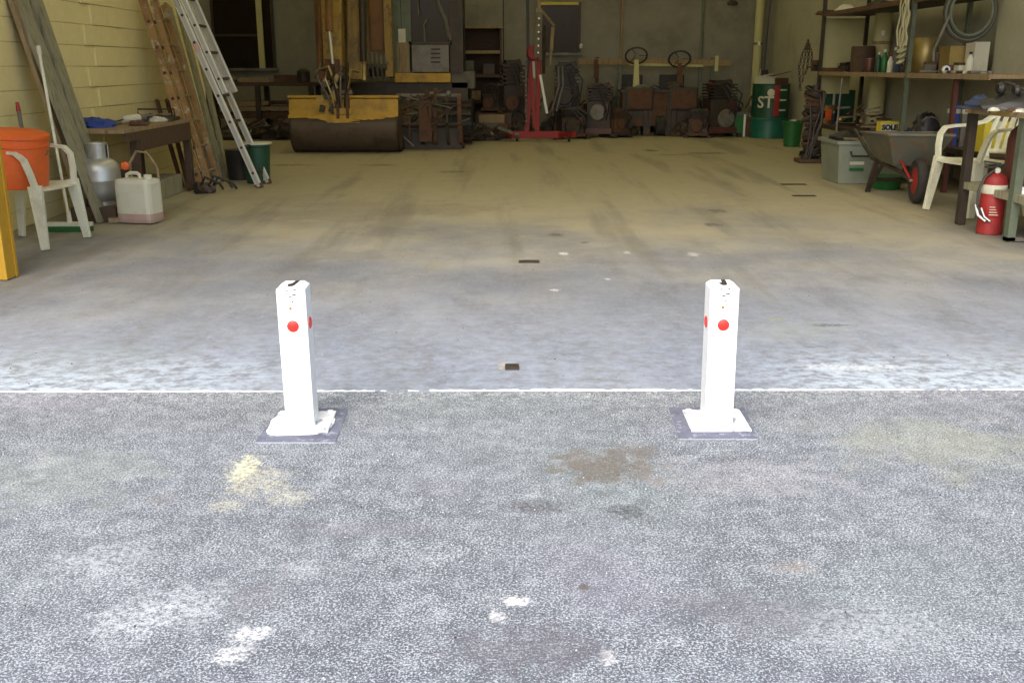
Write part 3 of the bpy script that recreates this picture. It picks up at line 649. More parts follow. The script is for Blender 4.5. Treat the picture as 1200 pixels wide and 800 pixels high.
# ============================================================ REAR LEFT: bench with stacked steel and timber
Yd = 17.2
a = at(240, 92, Yd); b = at(372, 92, Yd)
t = thing('dark_bench', 'long dark bench under the rear window', 'bench', (a.x, Yd, .008)); W = b.x-a.x; h = at(300, 97, Yd).z
MB().bb(0, W, -.35, .4, h-.06, h).build('top', 'darkwood', t)
for x in (.06, W/2, W-.06):
    for y in (-.3, .35): MB().bb(x-.04, x+.04, y-.04, y+.04, 0, h-.06).build('leg', 'darksteel', t)
MB().bb(.02, W-.02, -.3, .35, .30, .34).build('shelf', 'darkwood', t)
rnd = random.Random(11)
for i in range(9):
    x = rnd.uniform(.1, W-.7)+a.x; L = rnd.uniform(.5, 1.1); z = .35+(i % 3)*.09
    tag(MB().bb(0, L, -.05, .05, 0, .06).build('timber_offcut', rnd.choice(['darkwood', 'wood', 'darkwood', 'rust']), loc=(min(x, a.x+W-L), Yd-.25+.18*(i//3), z)), 'dull offcut %s of the dark bench shelf' % ('at the left of the front layer', 'on top of the front pile', 'at the bottom of the front pile', 'at the left of the middle pile', 'in the middle of the second row', 'high in the middle row', 'lowest at the rear', 'halfway up at the rear', 'topmost at the rear')[i], 'offcut', 'offcuts on the dark bench shelf')
for i, (px, ww, hh, m) in enumerate(((262, .35, .14, 'rag'), (300, .5, .07, 'wood'), (338, .4, .12, 'rust'), (358, .22, .20, 'darksteel'))):
    q = at(px, 95, Yd); lb = ('grey bundle at the left end of the dark bench', 'pale board lying on the dark bench below the mullion', 'rusty metal box on the dark bench', 'dark can on the right end of the dark bench')[i]
    if i in (0,): cloth('bundle', (q.x, Yd-.1, h+.008), .22, .18, .14, m, lb, 'bundle', 20)
    elif i == 3: tag(MB().lathe([(.1, 0), (.11, .01), (.11, .18), (.05, .22), (0, .22)], 16).build('can', m, loc=(q.x, Yd-.15, h+.008)), lb, 'can')
    else: tag(MB().box((0, 0, hh/2), (ww, .25, hh), R(8)).build('board' if i == 1 else 'metal_box', m, loc=(q.x, Yd-.12, h+.008), bevel=.004), lb, 'board' if i == 1 else 'metal box')
# things on the floor in front of the dark bench
def beam_on_floor(px0, py0, px1, py1, w_, h_, m, label):
    a = G(px0, py0); b = G(px1, py1); tag(MB().bar((0, 0, h_/2), (b-a)+Vector((0, 0, h_/2)), w_, h_, side=(1, 0, 0)).build('steel_beam', m, loc=(a.x, a.y, .008)), label, 'beam')
beam_on_floor(300, 160, 345, 146, .12, .10, 'darksteel', 'dark steel beam on the floor left of the excavator bucket')
beam_on_floor(318, 156, 352, 143, .10, .22, 'rust', 'rusty steel beam on the floor behind the dark one, left of the bucket')

# ============================================================ EXCAVATOR
e0 = G(404, 181)
t = thing('excavator', 'yellow excavator parked facing the doorway with its worn bucket on the floor', 'excavator', (e0.x, e0.y, .008)); EX, EY = e0.x, e0.y
def L(px, py, Y): q = at(px, py, Y); return Vector((q.x-EX, q.y-EY, q.z-.008))
BW = at(467, 150, EY).x-at(339, 150, EY).x
# bucket profile in (y,z): open side away, back curved towards the viewer
prof = []
for i in range(15):
    a = R(-92)+R(-100)*i/14; prof.append((.36+.36*math.cos(a)*1.0, .36+.36*math.sin(a)))
prof = [(.75, .03), (.36, .0)]+prof[1:]+[(.06, .50), (.10, .72), (.16, .74)]
inner = [(y+.022, z+(.02 if z < .3 else -.0)) for y, z in prof][::-1]
low = [p_ for p_ in prof if p_[1] < .50]; 
def shell(pr, x0, x1, th):
    mb = MB(); n = len(pr); vs = []
    for x in (x0, x1):
        for i, (y, z) in enumerate(pr):
            vs.append((x, y, z))
        for i, (y, z) in enumerate(pr):
            a_ = pr[max(0, i-1)]; b_ = pr[min(n-1, i+1)]; dx, dz = b_[0]-a_[0], b_[1]-a_[1]; l = math.hypot(dx, dz); vs.append((x, y+dz/l*th, z-dx/l*th))
    fs = []
    for i in range(n-1): fs += [(i, i+1, 2*n+i+1, 2*n+i), (n+i, 3*n+i, 3*n+i+1, n+i+1), (i, n+i, n+i+1, i+1), (2*n+i, 2*n+i+1, 3*n+i+1, 3*n+i)]
    fs += [(0, 2*n, 3*n, n), (n-1, 2*n-1, 4*n-1, 3*n-1)]
    return mb.add(vs, fs)
split = [i for i, q in enumerate(prof) if i > 4 and q[1] > .44][0]
bk = shell(prof[:split+1], -BW/2, BW/2, .03).build('bucket', 'worn', t)
# ragged yellow top sheet
shell([(prof[split][0]-.002, prof[split][1])]+prof[split+1:], -BW/2, BW/2, .028).build('bucket_back', 'yellow', bk)
rg = MB(); rr = random.Random(5); px_ = [-BW/2+BW*i/30 for i in range(31)]
vs = []
for i, x in enumerate(px_):
    dz = -.01-.065*math.exp(-((x+.02)/.36)**2)-.018*(.5+.5*math.sin(i*.55+1.0))+rr.uniform(-.009, .009); z_ = prof[split][1]
    for q_ in range(6):
        zz = z_+.012+(dz-.012)*q_/5; yy = .36-math.sqrt(max(0, (.36+.034)**2-(zz-.36)**2)); vs.append((x, yy, zz))
rg.add(vs, [(6*i+q_, 6*i+6+q_, 6*i+7+q_, 6*i+1+q_) for i in range(30) for q_ in range(5)]).build('paint_edge', 'yellow', bk)
for sx in (-1, 1):
    MB().prism([(y, z) for y, z in prof]+[(.70, .40)], sx*BW/2, sx*(BW/2-.03), 'X').build('side_plate', 'worn', bk)
MB().bb(-BW/2-.002, BW/2+.002, .72, .80, .02, .05).build('cutting_edge', 'darksteel', bk)
MB().bb(-BW/2-.01, BW/2+.01, .07, .20, .735, .765).build('top_rail', 'yellow', bk)
for sx in (-.085, .045): MB().prism([(.02, .40), (-.02, .46), (.0, .72), (.08, .86), (.2, .86), (.2, .72), (.06, .45)], sx, sx+.04, 'X').build('ear', 'rust', bk)
MB().bb(-.12, .12, .0, .03, .52, .60).build('wear_plate', 'yellow', bk)
for k in range(3): MB().bb(-.22, .22, -.012+.0, .012, .455-.022*k, .463-.022*k).build('wear_bar', 'yellow', bk)
MB().cyl((-.12, .1, .80), (.12, .1, .80), .035, n=12).build('pin', 'steel', t)
# linkage
for sx in (-.10, .07): MB().bar((sx, .1, .80), (sx+.02, .18, 1.10), .05, .03, side=(0, 1, 0)).build('link', 'rust', t)
MB().bar((0, .12, .78), (-.04, .3, 1.12), .10, .10).build('coupler', 'darksteel', t, bevel=.01)
for k, (x0, x1) in enumerate(((-.26, -.12), (.22, .10))): MB().tube([L(372+k*48, 84, EY+.2), L(385+k*26, 78+k*4, EY), (x1*.6, .05, .86)], .022, 8).build('hose', 'brass', t)
# arm: long yellow box section rising from the bucket
arm0 = L(392, 92, EY+.25); top = L(388, -90, EY+1.2)
MB().bar(arm0, top, .24, .26, .34, .36, side=(1, 0, 0)).build('arm', 'dirtyyellow', t, bevel=.02)
MB().bar(arm0+Vector((.0, -.14, .0)), arm0+Vector((0, -.14, .25)), .20, .03, side=(1, 0, 0)).build('arm_plate', 'rust', t)
MB().tube([L(386, 37, EY+.1), L(390, 75, EY+.05)], .021, 10).build('ram_rod', 'alu', t)
MB().tube([L(384, -60, EY+.25), L(386, 37, EY+.1)], .05, 12).build('ram_barrel', 'brownpaint', t)
MB().bar(L(411, 88, EY+.9), L(408, -90, EY+1.6), .44, .3, .46, .4, side=(1, 0, 0)).build('boom', 'dirtyyellow', t, bevel=.015)
MB().bar(L(427, 95, EY+.7), L(424, -90, EY+1.1), .05, .10, side=(1, 0, 0)).build('boom_edge', 'brass', t)
MB().tube([L(423, -50, EY+.6), L(426, 72, EY+.55)], .045, 12).build('ram_barrel', 'darksteel', t)
# ram service panel and hose bank
MB().bb(*sorted((L(431, 0, EY+1.3).x, L(451, 0, EY+1.3).x)), 1.25, 1.9, L(0, 62, EY+1.3).z, 3.2).build('engine_panel', 'brownpaint', t, bevel=.04)
MB().bb(L(450, 0, EY+1.2).x, L(459, 0, EY+1.2).x, 1.1, 1.3, L(0, 90, EY+1.2).z, 3.2).build('mast_rail', 'dirtyyellow', t)
MB().bb(L(369, 0, EY+1.2).x, L(374, 0, EY+1.2).x, 1.1, 1.5, L(0, 92, EY+1.2).z, 3.2).build('mast_rail', 'brownpaint', t)
for k in range(5): x = 430+k*5.3; MB().tube([L(x, 62, EY+1.15), L(x+1, 75, EY+1.05), L(x+2.5, 93, EY+1.2)], .016, 6).build('hose', 'steel', t)
MB().tube([L(426, 62, EY+1.15), L(456, 62, EY+1.15)], .014, 6).build('hose_rail', 'steel', t)
for px in (401, 420):
    for k in range(5): MB().lathe([(.03, -.02), (.03, .02)], 8, L(px, 80-22*k, EY+.72), 'Y').build('pin', 'darksteel', t)
MB().bar(L(416, 94, EY+.65), L(418, -90, EY+.9), .22, .14, side=(1, 0, 0)).build('boom_cheek', 'dirtyyellow', t, bevel=.02)
MB().bar(L(378, 90, EY+.5), L(377, -90, EY+1.3), .06, .3, side=(1, 0, 0)).build('arm_cheek', 'brownpaint', t, bevel=.01)
# body, cab, tracks
def Lb(x0, x1, y0, y1, Y, dep):
    p0 = L(x0, y1, Y); p1 = L(x1, y0, Y); return MB().bb(p0.x, p1.x, Y-EY, Y-EY+dep, p0.z, p1.z)
Yc = EY+1.7
Lb(463, 528, 86, 97, Yc-.1, 1.6).build('yellow_sill', 'yellow', t, bevel=.01)
Lb(380, 548, 97, 118, Yc, 1.8).build('turntable_deck', 'darksteel', t)
Lb(480, 526, 53, 85, Yc-.05, .12).build('lower_cab_panel', 'steel', t, bevel=.01)
for k in range(4): Lb(505, 516, 57+5*k, 59+5*k, Yc-.062, .012).build('vent_slot', 'darksteel', t)
for x0, x1, m in ((462, 467, 'bluegreen'), (472, 479, 'bluegreen'), (528, 534, 'darksteel'), (536, 541, 'darksteel')): Lb(x0, x1, -70, 86, Yc-.05, .09).build('cab_pillar', m, t)
Lb(467, 475, 34, 50, Yc-.07, .1).build('work_lamp', 'white2', t)
Lb(466, 479, 50, 85, Yc-.06, .1).build('step_plate', 'wood', t)
Lb(479, 528, -70, 50, Yc, .02).build('windscreen', 'glass', t)
Lb(470, 540, -70, 86, Yc+.95, .04).build('cab_rear', 'black', t)
Lb(536, 541, -70, 90, Yc+.02, .95).build('cab_side', 'black', t)
Lb(478, 530, 49, 53, Yc-.05, .05).build('screen_bar', 'darksteel', t)
MB().tube([L(487, -30, Yc-.08), L(491, 18, Yc-.08)], .012, 6).build('wiper', 'steel', t)
MB().tube([L(509, -20, Yc-.03), L(514, 5, Yc-.03), L(522, 24, Yc-.03), L(527, 47, Yc-.03)], .035, 8).build('cab_curtain', 'rag', t)
MB().tube([L(498, 50, Yc-.04), L(497, 30, Yc-.04), L(501, 22, Yc-.04)], .018, 6).build('control_lever', 'steel', t)
r = random.Random(31)
for k in range(16):
    q = L(r.uniform(374, 412), r.uniform(84, 128), EY+.02+r.uniform(0, .12)); MB().box(q, (r.uniform(.05, .14), .06, r.uniform(.05, .16)), Matrix.Rotation(r.uniform(-.6, .6), 3, 'Y')).build('casting', r.choice(['rust', 'darksteel', 'brass', 'worn', 'steel']), t, bevel=.006)
for k in range(5):
    MB().tube([L(376+8*k, 74+3*(k % 2), EY+.15), L(372+9*k, 92, EY-.02), L(384+5*k, 112, EY-.03), L(388+4*k, 126, EY+.02)], .013, 6).build('hose', r.choice(['steel', 'brass', 'black']), t)
Lb(529, 556, 84, 104, Yc, .5).build('tool_box', 'rag', t, bevel=.01)
# tracks
for x0, x1 in ((520, 552), (395, 428)):
    a_ = L(x0, 172, EY+1.6); b_ = L(x1, 172, EY+1.6); tr = MB(); 
    loop = arc((0, 0, 0), .30, R(90), R(270), 8, 'YZ'); hh = .32
    pr = [(p_.y+1.8, p_.z+hh) for p_ in loop]+[(p_.y+3.9, p_.z+hh) for p_ in arc((0, 0, 0), .30, R(-90), R(90), 8, 'YZ')]
    tk = tr.prism(pr, a_.x, b_.x, 'X').build('track', 'rubber', t)
    for k in range(9):
        an = R(80)+R(200)*k/8; cy_, cz = 1.8+.315*math.cos(an), hh+.315*math.sin(an)
        MB().box(((a_.x+b_.x)/2, cy_, cz), (b_.x-a_.x+.02, .05, .055), Matrix.Rotation(an, 3, 'X')).build('grouser', 'darksteel', tk)

# skeleton bucket attachment in front of the tracks
g = G(505, 176); t = thing('skeleton_bucket', 'dark rusty slotted digger attachment on the floor right of the yellow bucket', 'digger attachment', (g.x-.02, g.y, .008))
W = .92
for k in range(6):
    x = -W/2+W*k/5
    pts = [(x, .55, .02), (x, .2, .0+.02), (x*.98, -.02, .12), (x*.96, -.1, .35), (x*.94, -.02, .60), (x*.92, .16, .76)]
    a = MB()
    for i in range(5): a.bar(pts[i], pts[i+1], .055 if k in (0, 2, 3, 5) else .03, .05, side=(1, 0, 0))
    a.build('rib', 'rust' if k % 2 else 'darksteel', t)
for z, y, m in ((.03, .1, 'rust'), (.35, -.06, 'darksteel'), (.74, .14, 'steel')): MB().cyl((-W/2, y, z), (W/2, y, z), .03, n=8).build('cross_bar', m, t)
MB().bb(-.13, .05, -.13, .0, .12, .68).build('centre_plate', 'rust', t)
MB().bb(-W/2, W/2, .05, .6, .0, .3).build('inner_box', 'darksteel', t)
r = random.Random(77)
for k in range(9): MB().lathe([(.03, -.03), (.04, .03)], 8, (r.uniform(-.42, .42), -.04+.03*r.random(), r.uniform(.55, .86)), r.choice('XY')).build('bolt_head', r.choice(['steel', 'rust', 'darksteel']), t)
for k in range(8): MB().tube([(r.uniform(-.42, .42), -.10, r.uniform(.2, .5)), (r.uniform(-.42, .42), -.13, r.uniform(.3, .7)), (r.uniform(-.42, .42), -.04, r.uniform(.6, .9))], .014, 6).build('cable', r.choice(['black', 'rust', 'steel']), t)
MB().bar((-W/2-.02, -.05, .30), (-W/2+.25, -.14, .06), .03, .02).build('scraper_edge', 'steel', t)

# ============================================================ generic machine builders
def engine(name, label, cat, loc, w_, d_, h_, rz=0, seed=0, m='darksteel', accent='rust', feet=True):
    r = random.Random(seed); t = thing(name, label, cat, loc, rz)
    MB().bb(-w_*.32, w_*.32, -d_*.3, d_*.3, h_*.12, h_*.62).build('block_casting', m, t, bevel=.01)
    MB().bb(-w_*.36, w_*.36, -d_*.35, d_*.35, h_*.06, h_*.16).build('sump', accent, t, bevel=.008)
    for k in range(5): MB().bb(-w_*.34, w_*.34, -d_*.32, d_*.32, h_*(.64+.05*k), h_*(.66+.05*k)).build('cooling_fin', m, t)
    MB().bb(-w_*.22, w_*.22, -d_*.2, d_*.2, h_*.62, h_*.92).build('cylinder_head', m, t)
    MB().lathe([(w_*.2, -.02), (w_*.22, 0), (w_*.2, .03), (w_*.05, .035)], 18, (-w_*(.12-.2*r.random()), -d_*.34, h_*r.uniform(.3, .5)), 'Y').build('pulley', r.choice(['darksteel', 'rust', 'steel']), t)
    MB().lathe([(w_*.1, -.02), (w_*.12, 0), (w_*.1, .03)], 14, (w_*.22, -d_*.34, h_*.52), 'Y').build('pulley', accent, t)
    for k in range(3): MB().tube([(w_*(.1+.1*k), -d_*.3, h_*.3), (w_*(.2+.1*k), -d_*.45, h_*(.5+.1*k)), (w_*(.05*k), -d_*.3, h_*(.8+.05*k)), (-w_*.2, -d_*.2, h_*.85)], .014, 6).build('hose', 'black', t)
    MB().cyl((-w_*.3, 0, h_*.8), (w_*.28, 0, h_*.86), h_*.08, n=10).build('muffler', accent, t)
    if feet:
        for sx in (-1, 1): MB().bb(sx*w_*.4-.03, sx*w_*.4+.03, -d_*.45, d_*.45, 0, h_*.07).build('skid', 'darksteel', t)
    return t
def tin(loc, r, h, m, label, cat='tin', lid='steel', name='tin', grp=None):
    t = thing(name, label, cat, loc, 0, grp); MB().lathe([(r*.97, 0), (r, .005), (r, h-.005), (r*.97, h)], 16).build('body', m, t); MB().lathe([(r*.9, h), (r*.9, h+.006), (0, h+.007)], 16).build('lid', lid, t); return t
def bottle(loc, r, h, m, label, cap='black', grp=None):
    t = thing('bottle', label, 'bottle', loc, 0, grp); MB().lathe([(r*.95, 0), (r, .01), (r, h*.62), (r*.4, h*.82), (r*.36, h*.88)], 14).build('body', m, t); MB().lathe([(r*.42, h*.88), (r*.42, h), (0, h)], 10).build('cap', cap, t); return t

# wooden cabinet
Yk = 17.0; a = at(541, 80, Yk); b = at(588, 80, Yk); top = at(560, 34, Yk).z
t = thing('wooden_cabinet', 'open brown timber cabinet with shelves against the rear wall right of the excavator', 'cabinet', (a.x, Yk, .008)); W = b.x-a.x
for x0, x1 in ((0, .03), (W-.03, W)): MB().bb(x0, x1, 0, .5, 0, top).build('side_panel', 'darkwood', t)
MB().bb(-.02, W+.02, -.02, .5, top, top+.035).build('top', 'wood', t)
MB().bb(.03, W-.03, .46, .48, 0, top).build('back_panel', 'darkwood', t)
for y in (60, 88, 118, 140): z = at(560, y, Yk).z; MB().bb(.03, W-.03, .0, .46, max(.05, z-.05), max(.09, z)).build('shelf', 'wood' if y in (60,) else 'darkwood', t)
for i, (px, py, w_, h_, m, lb) in enumerate(((550, 88, .16, .22, 'rag', 'grey carton on the cabinet shelf, left'), (573, 88, .2, .17, 'darksteel', 'dark box on the cabinet shelf, right'), (556, 118, .22, .15, 'wood', 'brown box low in the timber cabinet, left'), (576, 118, .15, .2, 'rust', 'rusty box low in the timber cabinet, right'))):
    q = at(px, py, Yk+.15); tag(MB().bb(-w_/2, w_/2, -.1, .1, 0, h_).build('carton', m, loc=(q.x, Yk+.15, at(560, py, Yk).z+.009), bevel=.006), lb, 'box')
q = G(553, 160)
t = thing('stone_block', 'pale concrete kerb blocks stacked left of the engine crane', 'concrete block', (q.x+.25, 16.4, .008))
for k, (w_, dz) in enumerate(((.62, 0), (.55, .13), (.42, .26))): MB().bb(-w_/2+.05*k, w_/2+.05*k, -.15, .15, dz, dz+.125).build('kerb_block', ('darkwood', 'rag', 'wood')[k], t, bevel=.008)
engine('engine', 'dark dismantled engine beside the timber cabinet', 'engine', (at(600, 100, 17).x, 17.0, .008), .55, .6, 1.35, R(10), 3)
engine('engine', 'dark low engine on the floor behind the engine crane base, left', 'engine', (at(578, 100, 16.7).x, 16.6, .42), .45, .4, .50, R(-20), 4)
tag(MB().bb(-.3, .3, -.2, .2, 0, .41).build('crate', 'darkwood', loc=(at(578, 100, 16.7).x, 16.6, .008), bevel=.01), 'dark crate under the low engine left of the crane', 'crate')

# ============================================================ ENGINE CRANE
c0 = G(628, 166)
t = thing('engine_crane', 'red wheeled engine crane with a tall mast before the rear wall', 'engine crane', (c0.x, c0.y, .008)); CX, CY = c0.x, c0.y
def LC(px, py, Y): q = at(px, py, Y); return Vector((q.x-CX, q.y-CY, max(0.0, q.z-.008)))
MB().bar(LC(601, 158, CY), LC(657, 158, CY), .09, .11, side=(0, 1, 0)).build('base_beam', 'red', t, bevel=.008)
for px, dx in ((600, -.30), (655, .22)):
    a_ = LC(px, 158, CY); MB().bar(a_, a_+Vector((dx, -.35 if dx > 0 else .35, .03)), .07, .08, side=(1, 0, 0)).build('leg', 'red', t, bevel=.006)
MB().bar(LC(601, 156, CY), LC(583, 149, CY-.1), .05, .05).build('handle', 'steel', t)
for px, yy in ((584, .1), (606, -.1), (667, -.15), (650, .3)):
    a_ = LC(px, 160, CY+yy); cs = MB().lathe([(.05, -.02), (.055, 0), (.05, .02)], 14, (a_.x, a_.y, .055), 'X').build('caster', 'black', t)
    MB().bb(a_.x-.03, a_.x+.03, a_.y-.02, a_.y+.02, .09, .13).build('fork', 'steel', cs)
for p0, p1 in (((617, 156), (624, 62)), ((629, 156), (632, 62))):
    MB().bar(LC(*p0, CY), LC(*p1, CY+.05), .075, .075, side=(1, 0, 0)).build('mast', 'red', t, bevel=.006)
MB().bar(LC(624, 90, CY-.04), LC(626, 150, CY-.06), .05, .05, side=(1, 0, 0)).build('ram_barrel', 'red', t)
MB().tube([LC(625, 72, CY-.04), LC(626, 92, CY-.05)], .022, 8).build('ram_rod', 'alu', t)
MB().lathe([(.10, -.07), (.12, -.05), (.12, .05), (.10, .07)], 16, LC(626, 62, CY), 'Y').build('head_bracket', 'red', t)
MB().bar(LC(630, 68, CY+.02), LC(632, 12, CY-.5), .13, .13, .09, .09, side=(1, 0, 0)).build('boom', 'galv', t, bevel=.006)
MB().bar(LC(619, 92, CY+.1), LC(618, -30, CY+.1), .05, .06, side=(1, 0, 0)).build('rear_post', 'black', t)
MB().bar(LC(637, 86, CY-.02), LC(638, 30, CY-.35), .05, .05, side=(1, 0, 0)).build('boom_brace', 'darksteel', t)
for k in range(6): MB().lathe([(.014, -.07), (.014, .07)], 8, LC(630.5+.2*k, 62-8*k, CY-.06-.075*k), 'Y').build('pin', 'alu', t)
MB().bar(LC(623, 34, CY-.3), LC(634, 12, CY-.5), .05, .04).bar(LC(634, 12, CY-.5), LC(649, 30, CY-.3), .05, .04).build('spreader', 'wood', t)
MB().bar(LC(632, 14, CY-.5), LC(631, -14, CY-.5), .06, .05).build('hook_shank', 'wood', t)
MB().bar(LC(648, 32, CY-.3), LC(646, 60, CY-.25), .06, .05).bar(LC(646, 60, CY-.25), LC(645, 76, CY-.2), .035, .03).build('hanging_arm', 'wood', t)
MB().tube([LC(633, 88, CY-.15), LC(641, 133, CY-.2)], .022, 8).build('pump_handle', 'white', t)
ch = MB()
for k in range(26):
    q = LC(617-.8*math.sin(k*.12), 70+k*3.0, CY-.1); ch.box(q, (.026, .018, .034), R(45*(k % 2)))
ch.build('chain', 'steel', t)
for x in (654, 659): 
    MB().tube([LC(x, 78, CY), LC(x+1, 100, CY-.05), LC(x-4, 118, CY), LC(x-7, 130, CY)], .014, 6).build('cable', 'steel', t)
# dark machines between crane and tractors
engine('compressor', 'tall black compressor right behind the engine crane', 'compressor', (at(664, 100, 17.2).x, 17.2, .008), .62, .6, 1.32, 0, 8, 'black', 'darksteel')
engine('engine', 'dark engine with scattered pulleys at the right foot of the engine crane', 'engine', (at(668, 140, 16.6).x, 16.5, .008), .6, .5, .55, R(15), 9)
p = G(700, 157); t = thing('trolley_jack', 'small red trolley jack on the floor right of the engine crane', 'trolley jack', (p.x, p.y, .008))
MB().bb(-.2, .16, -.07, -.04, .02, .10).build('side_frame', 'red', t); MB().bb(-.2, .16, .04, .07, .02, .10).build('side_frame', 'red', t)
for x in (-.16, .13): MB().cyl((x, -.09, .035), (x, .09, .035), .035, n=12).build('wheel', 'darksteel', t)
MB().bar((-.16, 0, .06), (.1, 0, .14), .05, .04).build('lift_arm', 'red', t); MB().lathe([(.035, 0), (.045, .02), (0, .02)], 12, (.1, 0, .15)).build('saddle', 'steel', t); MB().tube([(-.2, 0, .08), (-.42, .1, .35)], .012, 6).build('handle', 'steel', t)
engine('rotary_mower', 'dark red garden machine between the compressor and the first steering wheel', 'garden machine', (at(702, 140, 16.9).x, 16.85, .008), .62, .6, .95, R(-10), 12, 'darksteel', 'maroon')

# ============================================================ TRACTORS with steering wheels
def tractor(px, label, sy, col, rz=0, cc='yellow'):
    Yt = 17.55; q = at(px, 70, Yt); t = thing('small_tractor', label, 'tractor', (q.x, Yt, .008), rz, 'small tractors by the rear wall')
    MB().bb(-.24, .24, -.55, .05, .42, .80).build('bonnet', 'darksteel', t, bevel=.03)
    MB().bb(-.20, .20, -.58, -.55, .46, .76).build('grille', 'rust', t)
    MB().bb(-.14, .14, -.5, .7, .28, .42).build('chassis', 'darksteel', t)
    MB().bb(-.22, .22, .42, .80, .62, .70).build('seat', 'black', t, bevel=.02); MB().bb(-.22, .22, .76, .84, .70, 1.0).build('seat_back', 'black', t, bevel=.02)
    for sx in (-1, 1):
        wv = MB().lathe([(.20, -.06), (.27, -.05), (.28, 0), (.27, .05), (.20, .06)], 20, (sx*.38, .55, .28), 'X').build('wheel', 'rubber', t); MB().lathe([(.12, -.062), (.14, 0), (.12, .062)], 14, (sx*.38, .55, .28), 'X').build('hub', 'yellow' if col else 'steel', wv)
        wv = MB().lathe([(.12, -.045), (.17, -.04), (.18, 0), (.17, .04), (.12, .045)], 18, (sx*.34, -.42, .18), 'X').build('wheel', 'rubber', t); MB().lathe([(.07, -.048), (.08, 0), (.07, .048)], 12, (sx*.34, -.42, .18), 'X').build('hub', 'steel', wv)
    z = at(px, sy, Yt).z; tilt = Matrix.Rotation(R(28), 3, 'X')
    MB().bar((0, -.05, .76), (0, .03, z-.07), .11, .08, .07, .05, side=(1, 0, 0)).build('steering_column', cc, t)
    ring = [tilt @ v+Vector((0, .05, z)) for v in [Vector((.185*math.cos(a), 0, .15*math.sin(a))) for a in [2*PI*k/24 for k in range(24)]]]
    sw = MB().tube(ring, .016, 8, closed=True).build('steering_wheel', 'black', t)
    for k in (0, 8, 16): MB().bar((0, .05, z), ring[k], .03, .012).build('spoke', 'black', sw)
    MB().lathe([(.035, -.02), (.04, 0), (.02, .02)], 12, (0, .03, z), 'Y').build('hub', 'steel', sw)
    return t
tractor(746, 'small tractor under the rail with a steering wheel on a pale yellow column', 66, 1, 0, 'cream')
tractor(797, 'small tractor with a thin steering wheel ring on a rusty column, nearer the corner', 70, 0, 0, 'rust')
# long pale rail in front of the rear wall
Yr = 17.95; a = at(678, 76, Yr); b = at(856, 78, Yr)
t = thing('wall_rail', 'long pale timber rail on posts across the rear wall behind the steering wheels', 'rail', (a.x, Yr, .008)); W = b.x-a.x
MB().bar((0, 0, a.z+.05), (W, 0, b.z+.05), .10, .045, side=(0, 0, 1)).build('rail', 'wood', t)
MB().bar((.9, -.06, a.z+.0), (W-.5, -.06, b.z+.0), .04, .05, side=(0, 0, 1)).build('rail', 'cream', t)
for px in (700, 727, 822, 836): x = at(px, 80, Yr).x-a.x; MB().bb(x-.03, x+.03, .025, .08, 0, a.z+.12).build('rail_post', 'rust' if px in (700,) else 'bluegreen', t)
x = at(838, 80, Yr).x-a.x; MB().bb(x-.03, x+.03, -.12, -.085, a.z-.12, a.z+.14).build('bracket', 'cream', t)
x = at(698, 80, Yr).x-a.x; MB().bb(x-.035, x+.035, -.08, -.03, a.z-.24, a.z+.08).build('bracket', 'rust', t)
# slim pipe on the rear wall right of the window
for px, y0, m, lb in ((729, 95, 'wood', 'slim pale conduit on the rear wall between the crane and the first steering wheel'), (824, 150, 'bluegreen', 'slim greenish conduit on the rear wall near the corner')):
    q = at(px, 20, YB-.03); z1 = at(px, y0, YB-.03).z; tag(MB().cyl((0, 0, 0), (0, 0, HR-.3-max(.01, z1)), .022, n=8).build('conduit', m, loc=(q.x, YB-.03, max(.01, z1))), lb, 'conduit')
q = at(681, 57, YB-.05); tag(MB().lathe([(.03, 0), (.035, .06), (.0, .09)], 10).build('wall_hook', 'white2', loc=(q.x, YB-.05, q.z)), 'small pale fitting on the rear wall beside the window', 'fitting')
q = at(858, 6, YB-.03); tag(MB().heap((0, 0, 0), .09, .03, .08, 10, 3).build('wall_bracket', 'darksteel', loc=(q.x, YB-.035, q.z)), 'dark bracket high on the rear wall near the corner pipe', 'bracket')
# brown bench with legs
Yh = G(770, 160).y; a = at(729, 106, Yh); b = at(801, 106, Yh)
t = thing('steel_trough', 'rust brown steel trough bench on short legs in front of the tractors', 'bench', (a.x, Yh, .008)); W = b.x-a.x; hz = a.z
MB().bb(0, W, 0, .32, .16, hz-.04).build('body', 'rust', t, bevel=.01); MB().bb(-.03, W+.03, -.04, .36, hz-.04, hz).build('rim', 'darksteel', t)
for x in (.02, W*.36, W*.44, W*.74, W*.82, W-.10): MB().bb(x, x+.07, -.03, .0, .16, hz-.04).build('rib', 'darksteel', t)
for x in (.42, .78): MB().bb(W*x-.06, W*x+.06, -.02, .3, 0, .16).build('leg', 'darksteel', t, bevel=.006)
for i, (px, m, w_, h_, lb) in enumerate(((752, 'steel', .30, .08, 'flat steel casting on the trough bench below the first steering wheel'), (790, 'darksteel', .34, .13, 'dark casting on the trough bench below the second steering wheel'), (737, 'rag', .14, .05, 'grey rag on the left end of the trough bench'))):
    q = at(px, 100, Yh+.1); tag(MB().heap((0, 0, 0), w_/2, .12, h_, 12, 30+i).build('casting', m, loc=(q.x, Yh+.14, hz+.008)), lb, 'casting')
engine('engine', 'dark engine with pulleys between the trough bench and the corner', 'engine', (at(842, 120, 17).x, 16.95, .008), .7, .6, 1.0, R(12), 15, 'darksteel', 'maroon')
engine('engine', 'low dark motor on the floor right of the trough bench', 'engine', (at(818, 150, 16.8).x, 16.75, .008), .5, .5, .5, R(-15), 16, 'darksteel', 'rust')
engine('gearbox', 'rusty gearbox on the floor left of the trough bench', 'gearbox', (at(722, 150, 16.7).x, 16.75, .008), .4, .5, .5, R(30), 17, 'rust', 'darksteel')

